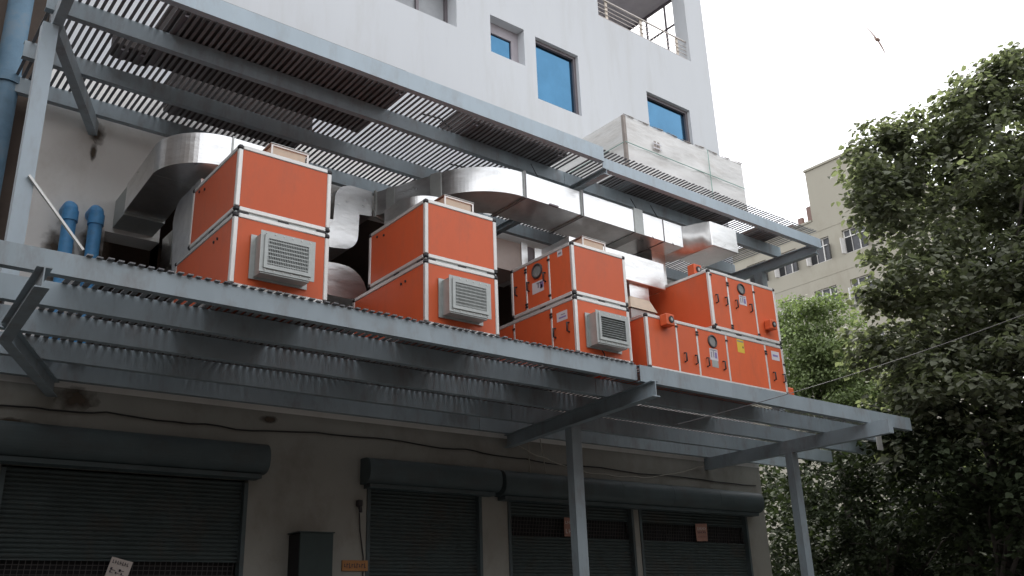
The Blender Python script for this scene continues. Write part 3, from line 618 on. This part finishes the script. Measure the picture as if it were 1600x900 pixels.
P(MB().tube([(10.15, y0-.03, z1-.02), (10.15, y0-.03, z0)], .006, 6), 'strap', M['strap'])
for xx in (8.95, 9.02): P(MB().box(xx, xx+.04, y0-.03, y0-.026, 7.86, 8.0), 'shipping_mark', M['tarpd'])
for zz in (7.88, 7.95): P(MB().box(8.92, 9.10, y0-.034, y0-.031, zz, zz+.02), 'shipping_mark', M['stick'])
for x in (8.6, 9.7, 10.7): P(MB().box(x, x+.12, y0+.1, y1-.1, 7.308, 7.399), 'skid', M['steel'])
mb = MB()
for i in range(nx):
    u = i/nx
    mb.tube([(x0+(x1-x0)*u, y0-.012, z1+sag(u)*edge(u)+.004), (x0+(x1-x0)*(u+1/nx), y0-.012, z1+sag(u+1/nx)*edge(u+1/nx)+.004)], .005+.004*math.sin(i*2.1), 6)
P(mb, 'top_tape', M['tarpd'])
def deck_load(x0, x1, y0, y1, z1, m, name, label, feet=True):
    t = thing(name, label, 'equipment', ((x0+x1)/2, (y0+y1)/2, 7.308)); P = Part(t)
    P(MB().cbox(x0, x1, y0, y1, 7.325, z1, .012), 'casing', m)
    for x in (x0+.05, x1-.13): P(MB().box(x, x+.08, y0+.04, y1-.04, 7.297, 7.324), 'foot', M['frame'])
deck_load(2.25, 4.85, 7.74, 8.86, 7.62, M['load'], 'deck_equipment', 'long dark unit lying on the canopy slats above the leftmost orange unit')
deck_load(1.93, 2.30, 8.66, 8.93, 7.6, M['load'], 'deck_equipment', 'small dark box on the canopy slats near the left post')
deck_load(5.80, 7.35, 7.80, 8.5, 7.62, M['load'], 'deck_equipment', 'dark unit on the canopy slats left of the wrapped unit')
deck_load(2.75, 4.4, 9.2, 9.72, 7.7, M['load'], 'deck_equipment', 'dark unit on the canopy slats close to the wall above the curved duct')
deck_load(11.45, 12.0, 7.85, 8.25, 7.37, M['red'], 'deck_equipment', 'reddish box lying on the canopy slats at its right end')
for (x, y, L_, lb) in ((5.2, 8.0, .5, 'near the front beam'), (6.2, 8.85, .45, 'behind the dark unit'), (6.55, 8.7, .3, 'shortest, right beside another piece'), (8.15, 8.5, .6, 'beside the wrapped unit'), (5.0, 9.3, .9, 'longest, close to the wall')):
    MB().tube([(x, y, 7.305), (x+L_*.5, y-.03, 7.31), (x+L_, y+.08, 7.305)], .010, 6).build('loose_cable', M['wire'], label='black cable piece loose on the canopy slats, '+lb, cat='cable', group='loose cable pieces on the canopy')

# ------------------------------------------------------------------ pipes
def vpipe(name, x, y, z0, z1, r, m, label, bands, elbow=False, group=None):
    t = thing(name, label, 'pipe', (x, y, z0), group); P = Part(t)
    pts = [(x, y, z0), (x, y, z1)]
    P(MB().tube(pts, r, 20), 'pipe_barrel', m)
    for zz in bands: P(MB().tube([(x, y, zz-.06), (x, y, zz+.06)], r*1.18, 20), 'pipe_socket', m)
    if elbow:
        P(MB().tube([(x, y, z1-.02), (x, y+.01, z1+.01), (x, y+.05, z1+.035), (x, y+.22, z1+.04)], r*1.02, 16), 'pipe_elbow', m)
    return P
vpipe('drain_pipe', 1.165, 9.9, 0, 14, .125, M['pipeold'], 'tall faded blue drain pipe at the left edge of the picture', (5.2, 7.25, 9.3))
vpipe('drain_pipe', 1.94, 9.76, 4.31, 5.89, .07, M['pipe'], 'left one of the two short bright blue pipes on the plaster wall', (5.80,), True)
vpipe('drain_pipe', 2.20, 9.76, 4.31, 5.91, .07, M['pipe'], 'right one of the two short bright blue pipes, next to the curved duct', (5.82,), True)

# ------------------------------------------------------------------ small things on the ground floor wall
cb = thing('electrical_cabinet', 'grey green wall cabinet between the left and middle shutters', 'cabinet', (4.95, 9.9, 1.4)); P = Part(cb)
P(MB().box(4.72, 5.12, 9.72, 9.99, 1.3, 2.62), 'casing', M['dark']); P(MB().cbox(4.715, 5.125, 9.695, 9.719, 1.29, 2.63, .004), 'door', M['ironbox'])  # casing near-black: the shade on its side is in the colour
P(MB().box(4.70, 5.14, 9.69, 9.99, 2.632, 2.645), 'rain_lid', M['ironbox'])
sg = thing('wall_sign', 'small orange sign with dark lettering right of the cabinet', 'sign', (5.57, 9.98, 2.3)); P = Part(sg)
P(MB().box(5.40, 5.74, 9.978, 9.996, 2.24, 2.36), 'sign_plate', M['sign'])
for i in range(9):
    x = 5.425+i*.033; h = .018+.012*((i*7) % 3)/2
    P(MB().box(x, x+.007, 9.974, 9.977, 2.30-h, 2.30+h), 'lettering', M['ink']); P(MB().box(x+.009, x+.022, 9.974, 9.977, 2.295+h*((i % 2)*1.2-.6), 2.303+h*((i % 2)*1.2-.6)), 'lettering', M['ink'])
def notice(cx, cz, w, h, tilt, m, y, label, rows):
    t = thing('paper_notice', label, 'notice', (cx, y, cz)); t.rotation_euler = (0, tilt, 0)
    n = 6; vs = [(-w/2+w*i/n, .006*math.sin(i*1.3+j)-.004*j, -h/2+h*j/3) for i in range(n+1) for j in range(4)]
    MB().add(vs, [(4*i+j, 4*i+4+j, 4*i+5+j, 4*i+1+j) for i in range(n) for j in range(3)]).build('sheet', m, t)
    for (z, k, hh, m2) in rows:
        for i in range(k):
            x = -w*.4+w*.8*i/k
            MB().box(x, x+w*.8/k*.22, -.02, -.017, z-hh, z+hh).box(x, x+w*.8/k*.62, -.02, -.017, z-hh*(.2 if i % 2 else 1), z-hh*(.2 if i % 2 else 1)+hh*.4).build('lettering', m2, t)
notice(2.885, 2.175, .215, .34, R(14), M['paper'], 10.02, 'tilted white paper on the grill of the left shutter', ((.13, 7, .017, M['ink']), (.06, 2, .012, M['ink']), (.03, 3, .01, M['ink']), (-.08, 6, .02, M['notice'])))
notice(11.88, 2.87, .27, .27, R(-2), M['notice'], 10.02, 'faded red notice on the grill strip near the right post', ((.06, 6, .025, M['paper']), (.0, 5, .014, M['ink']), (-.07, 6, .006, M['ink'])))
notice(9.0, 2.86, .14, .26, R(0), M['notice'], 10.02, 'dark red notice half hidden by the middle steel post', ((.06, 3, .02, M['paper']), (-.06, 2, .03, M['paper'])))
def cable(pts, r, m, name, label, cat='cable', sub=8):
    out_ = []; P_ = [Vector(p) for p in pts]
    for i in range(len(P_)-1):
        for k in range(sub):
            t_ = k/sub; q = P_[i].lerp(P_[i+1], t_); q.z += .012*math.sin(t_*math.pi*2+i*2)+random.uniform(-.006, .006); out_.append(q)
    out_.append(P_[-1])
    return MB().tube(out_, r, 6, cap=True).build(name, m, label=label, cat=cat)
cable([(1.5, 9.985, 3.76), (2.6, 9.985, 3.80), (4.0, 9.985, 3.78), (5.6, 9.985, 3.83), (7.2, 9.985, 3.80), (8.4, 9.985, 3.75), (10.5, 9.985, 3.72), (13.4, 9.985, 3.70)], .009, M['wire'], 'wall_cable', 'long black cable running along the cream wall above the shutters')
cable([(7.9, 9.9, 3.95), (8.4, 9.85, 3.78), (9.2, 9.8, 3.62), (9.9, 9.85, 3.60), (10.8, 9.9, 3.66), (12.0, 9.95, 3.92)], .009, M['cord'], 'hanging_cord', 'pale sagging cord above the double shutter')
cable([(8.25, 9.9, 4.05), (8.23, 9.9, 3.8), (8.25, 9.9, 3.56)], .008, M['cord'], 'hanging_cord', 'short pale cord hanging down left of the middle post')
cable([(8.45, 9.9, 4.05), (8.50, 9.9, 3.8), (8.53, 9.9, 3.57)], .008, M['cord'], 'hanging_cord', 'short pale cord hanging closest to the middle post')
bl = thing('lamp_holder', 'small dark lamp holder on the wall left of the middle shutter', 'lamp holder', (5.6, 9.97, 2.98)); P = Part(bl)
P(MB().cbox(5.565, 5.635, 9.93, 9.995, 2.98, 3.06, .012), 'holder', M['black']); P(MB().tube([(5.6, 9.95, 2.98), (5.6, 9.93, 2.93), (5.6, 9.93, 2.91)], .022, 10), 'bulb_socket', M['black'])
P(MB().tube([(5.605, 9.97, 2.91), (5.63, 9.985, 2.7), (5.68, 9.985, 2.4), (5.68, 9.985, 1.8)], .007, 6), 'lead', M['wire'])
# stains around the beam ends and blue pipes: flat patches of soiled plaster
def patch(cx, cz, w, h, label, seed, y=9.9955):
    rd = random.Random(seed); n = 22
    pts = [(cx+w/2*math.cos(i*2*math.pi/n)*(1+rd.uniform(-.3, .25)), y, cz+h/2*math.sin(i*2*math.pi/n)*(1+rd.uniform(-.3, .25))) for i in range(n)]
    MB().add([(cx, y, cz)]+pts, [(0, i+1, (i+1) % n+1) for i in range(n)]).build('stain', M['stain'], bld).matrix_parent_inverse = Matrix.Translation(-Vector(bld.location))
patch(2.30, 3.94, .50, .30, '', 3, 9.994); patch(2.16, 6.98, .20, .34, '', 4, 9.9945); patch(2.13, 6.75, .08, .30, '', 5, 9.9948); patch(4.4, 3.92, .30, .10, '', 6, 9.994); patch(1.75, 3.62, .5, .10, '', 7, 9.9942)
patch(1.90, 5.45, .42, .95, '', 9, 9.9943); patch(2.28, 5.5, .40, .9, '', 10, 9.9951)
# overhead service wire
pts = []
for i in range(31):
    t = i/30; p = Vector((7.6, 6.6, 3.57)).lerp(Vector((12.6, 3.2, 5.45)), t); p.z -= .35*4*t*(1-t)*.35; pts.append(p)
MB().tube(pts, .0045, 6).build('overhead_wire', M['grill'], label='thin overhead wire running from under the lower platform up to the right', cat='wire')

# ------------------------------------------------------------------ far beige building
fb = thing('apartment_block', 'beige rendered block with open white casement windows behind the trees', 'building', (44, 20, 0)); P = Part(fb)
def wall_yz(mb, x, y0, y1, z0, z1, holes, depth=.25):
    ys = sorted({y0, y1, *[h[0] for h in holes], *[h[1] for h in holes]}); zs = sorted({z0, z1, *[h[2] for h in holes], *[h[3] for h in holes]})
    for i in range(len(ys)-1):
        for k in range(len(zs)-1):
            cy_, cz = (ys[i]+ys[i+1])/2, (zs[k]+zs[k+1])/2
            if any(h[0] < cy_ < h[1] and h[2] < cz < h[3] for h in holes): continue
            mb.add([(x, ys[i], zs[k]), (x, ys[i+1], zs[k]), (x, ys[i+1], zs[k+1]), (x, ys[i], zs[k+1])], [(0, 1, 2, 3)])
    for a, b, c, d in holes:
        for q in ([(x, a, c), (x, b, c), (x+depth, b, c), (x+depth, a, c)], [(x, a, d), (x, b, d), (x+depth, b, d), (x+depth, a, d)], [(x, a, c), (x, a, d), (x+depth, a, d), (x+depth, a, c)], [(x, b, c), (x, b, d), (x+depth, b, d), (x+depth, b, c)]):
            mb.add(q, [(0, 1, 2, 3)])
ycols = [27.35, 25.43, 23.45, 21.4]; holes = []
for zb_, zt_ in ((18.40, 19.68), (15.72, 17.02), (13.0, 14.3), (10.3, 11.6)):
    for yc in ycols: holes.append((yc, yc+1.28, zb_, zt_))
mb = MB(); wall_yz(mb, 40, 21.1, 24.2, -.05, 23.6, [h for h in holes if h[1] < 24.2]); wall_yz(mb, 40, 24.2, 34, -.05, 20.75, [h for h in holes if h[0] > 24.2])
cross = [h for h in holes if h[0] <= 24.2 <= h[1]]
# the bay that lies across the step in the roof is cut out of a wall strip of its own
P(mb, 'wall', M['beige']) if not cross else None
if cross:
    mb = MB(); wall_yz(mb, 40, 21.1, 24.75, -.05, 20.75, [h for h in holes if h[1] < 24.76]); wall_yz(mb, 40, 24.75, 34, -.05, 20.75, [h for h in holes if h[0] > 24.75])
    wall_yz(mb, 40, 21.1, 24.2, 20.75, 23.6, []); P(mb, 'wall', M['beige'])
mb = MB(); mb.add([(40, 24.2, 20.75), (52, 24.2, 20.75), (52, 24.2, 23.6), (40, 24.2, 23.6)], [(0, 1, 2, 3)])
mb.add([(40, 21.1, 0), (52, 21.1, 0), (52, 21.1, 23.6), (40, 21.1, 23.6)], [(0, 1, 2, 3)]); mb.add([(40, 34, 0), (52, 34, 0), (52, 34, 20.75), (40, 34, 20.75)], [(0, 1, 2, 3)])
mb.add([(52, 21.1, 0), (52, 34, 0), (52, 34, 20.75), (52, 21.1, 20.75)], [(0, 1, 2, 3)]); P(mb, 'side_wall', M['beige'])
P(MB().box(39.93, 52, 21.0, 24.25, 23.6, 23.72), 'roof', M['beige']); P(MB().box(39.95, 52, 24.26, 34, 20.75, 20.85), 'roof', M['beige'])
for zz in (20.1, 17.6, 14.9): P(MB().box(39.985, 39.999, 21.12, 33.9, zz, zz+.05), 'string_course', M['beige'])
for (y, h, s_) in ((25.1, .5, .14), (24.42, .95, .22), (25.75, .3, .2)): P(MB().box(40.3, 40.3+s_*1.4, y-s_, y+s_, 20.852, 20.852+h), 'chimney', M['red'])
rd = random.Random(5)
for (a, b, c, d) in holes:
    far = a < 20 or d < 12
    fr = MB(); x = 40.10
    for (p0, p1, q0, q1) in ((a, a+.06, c, d), (b-.06, b, c, d), (a+.06, b-.06, c, c+.06), (a+.06, b-.06, d-.05, d), (a+.40, a+.46, c+.06, d-.05), (a+.86, a+.92, c+.06, d-.05), (a+.06, b-.06, d-.42, d-.37)): fr.box(x+(.002 if q1-q0 > .5 else 0), x+.06, p0, p1, q0, q1)
    w = P(fr, 'window', M['whiteframe'])
    P(MB().box(x+.065, x+.075, a+.06, b-.06, c+.06, d-.05), 'pane', M['pane'], parent=w)
    if not far:
        P(MB().box(x-.005, x+.058, a+.88, b-.06, c+.06, d-.42), 'dark_gap', M['dark'], parent=w)
        P(MB().beam((40.05, b-.02, (c+d)/2-.2), (39.82, b+.05, (c+d)/2-.2), .05, d-c-.45), 'casement', M['whiteframe'], parent=w)
        P(MB().beam((40.05, a+.02, (c+d)/2-.2), (39.75, a-.05, (c+d)/2-.2), .05, d-c-.5), 'casement', M['pane'], parent=w)

# ------------------------------------------------------------------ trees
LEAF_V = [(0, 0, 0), (.22, .40, .05), (.58, .34, .05), (1, 0, -.06), (.58, -.34, .05), (.22, -.40, .05)]
LEAF_F = [(0, 1, 2, 3), (0, 3, 4, 5)]
leaf_me = {}
def unit_leaf(m, name='leaf'):
    if m not in leaf_me:
        me = bpy.data.meshes.new(name); me.from_pydata(LEAF_V, [], LEAF_F); me.materials.append(M[m]); leaf_me[m] = me
    return leaf_me[m]
def leaf_mats(blobs, n_twig, n_leaf, size, spread, rd, droop=.5):
    """leaves gathered in uneven clumps that hang on the outside and inside of every crown lobe, with gaps between them"""
    out_ = []
    for (x, y, z, r) in blobs:
        for _ in range(int(n_twig*max(r, .4)**2)):
            d = Vector((rd.gauss(0, 1), rd.gauss(0, 1), rd.gauss(0, 1))).normalized()
            c = Vector((x, y, z))+d*r*(rd.uniform(.12, 1.0)**.5)*rd.uniform(.92, 1.16)
            cr = spread*rd.uniform(.55, 1.5); k_ = int(n_leaf*(cr/spread)**1.6)
            sq = Vector((1, 1, rd.uniform(.5, .95)))
            for k in range(k_):
                q = Vector((rd.gauss(0, 1), rd.gauss(0, 1), rd.gauss(0, 1))).normalized()
                p = c+q*sq*cr*rd.uniform(.35, 1.12)
                h = math.atan2(q.y, q.x)+rd.gauss(0, .9); tx = Vector((math.cos(h), math.sin(h), -droop*rd.uniform(.1, 2.0))).normalized()
                up_ = Vector((rd.gauss(0, .45), rd.gauss(0, .45), 1)); ty = up_.cross(tx).normalized(); tz = tx.cross(ty)
                s = size*rd.uniform(.6, 1.2)
                out_.append((p, tx*s, ty*s, tz*s))
    return out_
def bake(ms, name, m, parent, off, kind='stuff'):
    vs, fs = [], []
    for (p, a, b, c) in ms:
        o = len(vs); q = p-off
        vs += [tuple(q+a*u+b*v+c*w) for u, v, w in LEAF_V]; fs += [[i+o for i in f] for f in LEAF_F]
    me = bpy.data.meshes.new(name); me.from_pydata(vs, [], fs); me.materials.append(M[m])
    ob = bpy.data.objects.new(name, me); C.objects.link(ob); ob.parent = parent
    if kind: ob['kind'] = kind
    return ob
def limbs(P, base, fork, blobs, r0, rd, n):
    b, f = Vector(base), Vector(fork)
    pts = [b.lerp(f, t/6)+Vector((rd.uniform(-.05, .05), rd.uniform(-.05, .05), 0))*(1 if 0 < t < 6 else 0) for t in range(7)]
    P(MB().tube(pts, r0, 12, r1=r0*.62), 'trunk', M['bark'])
    bs = sorted(blobs, key=lambda q: -q[3])[:n]
    for (x, y, z, r) in bs:
        e = Vector((x, y, z)); m1 = f.lerp(e, .45)+Vector((rd.uniform(-.2, .2), rd.uniform(-.2, .2), .25))
        pts = [f*(1-t)**2+m1*2*t*(1-t)+e*t*t for t in [i/7 for i in range(8)]]
        br = P(MB().tube(pts, r0*.42, 8, r1=.025), 'branch', M['bark'])
        for k in range(4):
            d = Vector((rd.gauss(0, 1), rd.gauss(0, 1), rd.gauss(.2, .8))).normalized()*r*.85
            s0 = pts[3+k]
            P(MB().tube([s0, s0+d*.5+Vector((0, 0, .08)), s0+d], .022, 5, r1=.006), 'twig', M['bark'], parent=br)
t1 = [(15.54,5.56,9.51,.95),(15.03,6.8,8.96,.8),(14.40,7.05,8.47,.58),(13.95,7.0,7.83,.48),(15.68,6.58,8.22,1.14),(15.11,5.26,8.03,1.15),(14.0,6.9,6.87,.70),(15.12,6.61,6.66,1.19),(15.02,5.5,6.3,1.22),(13.80,7.25,6.42,.34),(14.18,7.4,5.81,.85),(14.1,6.44,5.03,.99),(14.44,5.62,4.6,1.05),(14.21,7.36,4.41,.82),(16.16,5.27,7.26,1.28),(16.29,4.86,9.3,.99),(15.69,6.56,9.5,.64),(15.51,5.63,10.18,.45),(14.7,7.04,9.28,.46),(13.80,7.18,8.78,.24),(13.76,7.30,8.08,.26),(13.80,7.22,7.2,.28),(13.72,7.40,6.44,.28),(14.21,7.35,9.29,.43),(14.56,7.11,9.46,.52),(14.85,6.71,9.51,.51),(14.2,7.6,5.79,.46),(15.18,6.46,9.24,.46),(15.35,6.05,9.94,.51),(15.64,5.26,10.1,.56),(14.2,7.1,8.43,.44),(16.2,4.2,6.2,1.4),(16.0,4.0,8.2,1.3),(15.6,4.2,4.2,1.3),(16.8,3.0,5.5,1.6),(16.6,2.8,8.0,1.6),(17.4,5.6,9.0,1.4),(17.6,6.2,6.4,1.5),(16.6,6.6,5.0,1.5),(16.4,7.4,6.6,1.2),(16.9,6.2,8.0,1.3),(15.45,5.75,10.25,.40),(15.75,5.2,10.45,.40),(15.2,6.1,9.9,.34),(16.2,4.7,10.5,.5),(15.2,7.6,5.2,.9)]
rd = random.Random(11)
tr = thing('peepal_tree', 'big broad leaved tree filling the right side of the picture', 'tree', (15.85, 7.4, 0)); P = Part(tr)
limbs(P, (15.85, 7.4, 0), (15.6, 6.9, 3.0), t1, .17, rd, 14)
P(MB().tube([(15.95, 7.2, 0), (15.9, 6.8, 1.6), (16.0, 6.3, 3.4)], .13, 10, r1=.08), 'trunk', M['bark'])
ms = leaf_mats(t1, 36, 44, .125, .27, rd)
cam0 = Vector((0, 0, 1.6)); ms.sort(key=lambda q: (q[0]-cam0).length)
off = Vector(tr.location); lm = unit_leaf('leaf')
for (p, a, b, c) in ms[:290]:
    o = bpy.data.objects.new('leaf', lm); C.objects.link(o); o.parent = tr
    mtx = Matrix((a, b, c)).transposed().to_4x4(); mtx.translation = p-off; o.matrix_local = mtx
bake(ms[290:], 'crown', 'leaf', tr, off)
t2 = [(20.44,12.57,8.42,.91),(20.2,12.97,7.71,.82),(20.66,12.21,7.6,.97),(20.03,13.22,6.91,.81),(20.66,12.21,6.61,1.12),(21.96,11.94,7.05,1.15),(20.31,12.78,6.2,.96),(20.5,13.41,8.93,.6),(20.53,12.42,9.09,.41)]
tr = thing('small_leaved_tree', 'lighter green fine leaved tree in front of the beige block', 'tree', (20.7, 12.6, 0)); P = Part(tr)
limbs(P, (20.7, 12.6, 0), (20.5, 12.7, 5.2), t2, .14, rd, 8)
bake(leaf_mats(t2, 46, 90, .085, .30, rd, .8), 'crown', 'leaf2', tr, Vector(tr.location))
t3 = [(15.71,10.69,3.79,.68),(16.12,10.06,4.1,.68),(16.47,9.47,4.04,.73),(16.3,8.75,3.24,.93),(16.82,10.81,3.24,.9),(16.44,9.53,2.87,.84),(16.39,11.47,2.91,.65),(17.71,9.28,2.52,.98),(16.81,10.83,2.26,.76),(17.35,9.95,2.09,.74),(17.6,9.2,3.9,.9),(17.3,10.4,4.6,.9)]
tr = thing('understory_tree', 'low dark leafy tree behind the right steel post', 'tree', (16.9, 10.0, 0)); P = Part(tr)
limbs(P, (16.9, 10.0, 0), (16.8, 9.9, 1.6), t3, .10, rd, 8)
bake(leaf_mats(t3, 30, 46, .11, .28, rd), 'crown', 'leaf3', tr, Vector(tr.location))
t4 = [(18.12,8.46,3.29,.98),(18.39,7.86,2.77,.95),(18.6,7.2,3.9,1.1),(18.3,6.3,3.2,1.1),(18.6,8.3,4.6,1.1),(18.8,6.9,5.4,1.2),(18.9,9.4,4.4,1.1)]
tr = thing('understory_tree', 'dark leafy tree deep in the shade behind the trunks of the big tree', 'tree', (18.6, 7.6, 0)); P = Part(tr)
limbs(P, (18.6, 7.6, 0), (18.5, 7.6, 2.0), t4, .11, rd, 7)
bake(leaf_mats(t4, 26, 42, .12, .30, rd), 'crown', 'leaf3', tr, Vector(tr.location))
t5 = [(14.22,7.33,4.0,.81),(14.51,6.75,3.53,.94),(14.93,6.28,3.01,.97),(14.44,7.98,4.23,.64),(15.21,7.59,3.17,.95),(15.47,7.04,2.43,.92),(15.42,9.28,4.41,.59),(14.6,5.6,3.3,1.1),(15.5,5.2,2.6,1.1)]  # low lobes taken from the big crown, leaves darkened for shade
tr = thing('understory_tree', 'low tree with shade put into its leaf colour under the big tree, right of the platform end', 'tree', (15.6, 7.0, 0)); P = Part(tr)
limbs(P, (15.3, 7.2, 0), (15.3, 7.1, 1.6), t5, .09, rd, 6)
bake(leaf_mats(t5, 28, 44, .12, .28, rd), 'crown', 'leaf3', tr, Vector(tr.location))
hz = []
for i in range(46):
    a_ = R(14+1.35*i); D = 25+3*math.sin(i*1.9)
    hz.append((D*math.cos(a_), D*math.sin(a_), 1.2+1.0*(i % 4)+.4*math.sin(i), 1.6))
hz = [h for h in hz if h[0] > 14.5]
bake(leaf_mats(hz, 16, 40, .17, .42, rd), 'far_shrubbery', 'leaf3', None, Vector((0, 0, 0)))['label'] = 'dark far mass of bushes beyond the trees'
cw = thing('compound_wall', 'low green compound wall at the bottom right under the trees', 'wall', (19, 8.5, 0)); P = Part(cw)
P(MB().beam((17.1, 13.2, 1.13), (21.3, 4.0, 1.13), .2, 2.26), 'wall', M['greenwall']); P(MB().beam((17.05, 13.3, 2.30), (21.35, 3.9, 2.30), .28, .07), 'coping', M['greenwall'])

# ------------------------------------------------------------------ bird
bd = thing('bird', 'brown bird banking in the white sky at upper right', 'bird', (46.13, 21.84, 33.15))
mb = MB()
ax = Vector((.95, .15, .35)).normalized()              # towards the head
rgt = Vector((.30, -.24, -.94)).normalized(); rgt = (rgt-ax*rgt.dot(ax)).normalized(); upv = ax.cross(rgt)
body = [(-.34, .015), (-.22, .05), (-.05, .085), (.1, .08), (.2, .05), (.26, .045), (.31, .02)]
vs = []; n = 8
for s_, r_ in body: vs += [ax*s_+(rgt*math.cos(i*math.pi/4)+upv*math.sin(i*math.pi/4))*r_ for i in range(n)]
mb.add(vs, [(i*n+j, i*n+(j+1) % n, (i+1)*n+(j+1) % n, (i+1)*n+j) for i in range(6) for j in range(n)], 0, True); mb.build('body', M['bird'], bd); bd.scale = (1.35, 1.35, 1.35)
for s_ in (-1, 1):
    pl = [(.12, .05), (.17, .25), (.14, .45), (.02, .74), (-.03, .70), (-.05, .5), (-.10, .25), (-.10, .05)]
    v0 = [ax*u+rgt*v*s_+upv*(.10*v+.01) for u, v in pl]; v1 = [q-upv*.02 for q in v0]; k = len(pl)
    MB().add(v0+v1, [list(range(k)), list(range(2*k-1, k-1, -1))]+[(i, (i+1) % k, k+(i+1) % k, k+i) for i in range(k)]).build('wing', M['bird'], bd)
tl = [(-.28, -.03), (-.50, -.12), (-.46, 0), (-.50, .12), (-.28, .03)]
v0 = [ax*u+rgt*v for u, v in tl]; v1 = [q-upv*.015 for q in v0]
MB().add(v0+v1, [list(range(5)), [9, 8, 7, 6, 5]]+[(i, (i+1) % 5, 5+(i+1) % 5, 5+i) for i in range(5)]).build('tail', M['bird'], bd)

# ------------------------------------------------------------------ the other side of the lane (behind the camera): plain row of buildings that shades the ground floor
for i, (x0, x1, h) in enumerate(((-24, -2.2, 9.5), (-2, 9, 10.0), (9.2, 34, 9.8))):
    ob = thing('street_building', ['two storey brown house front across the lane to the left', 'three storey grey brown house front straight across the lane', 'brown house front across the lane to the right'][i], 'building', ((x0+x1)/2, -7, 0)); P = Part(ob)
    P(MB().box(x0, x1, -12, -6, 0, h), 'wall', M['brown'])
    k = 0
    for zz in range(1, int(h/3.2)+1):
        for xx in range(4):
            xw = x0+1+(x1-x0-2.4)*xx/3; P(MB().box(xw, xw+1.2, -6.0, -5.96, zz*3.2-2.2, zz*3.2-.9), 'window', M['pane'])
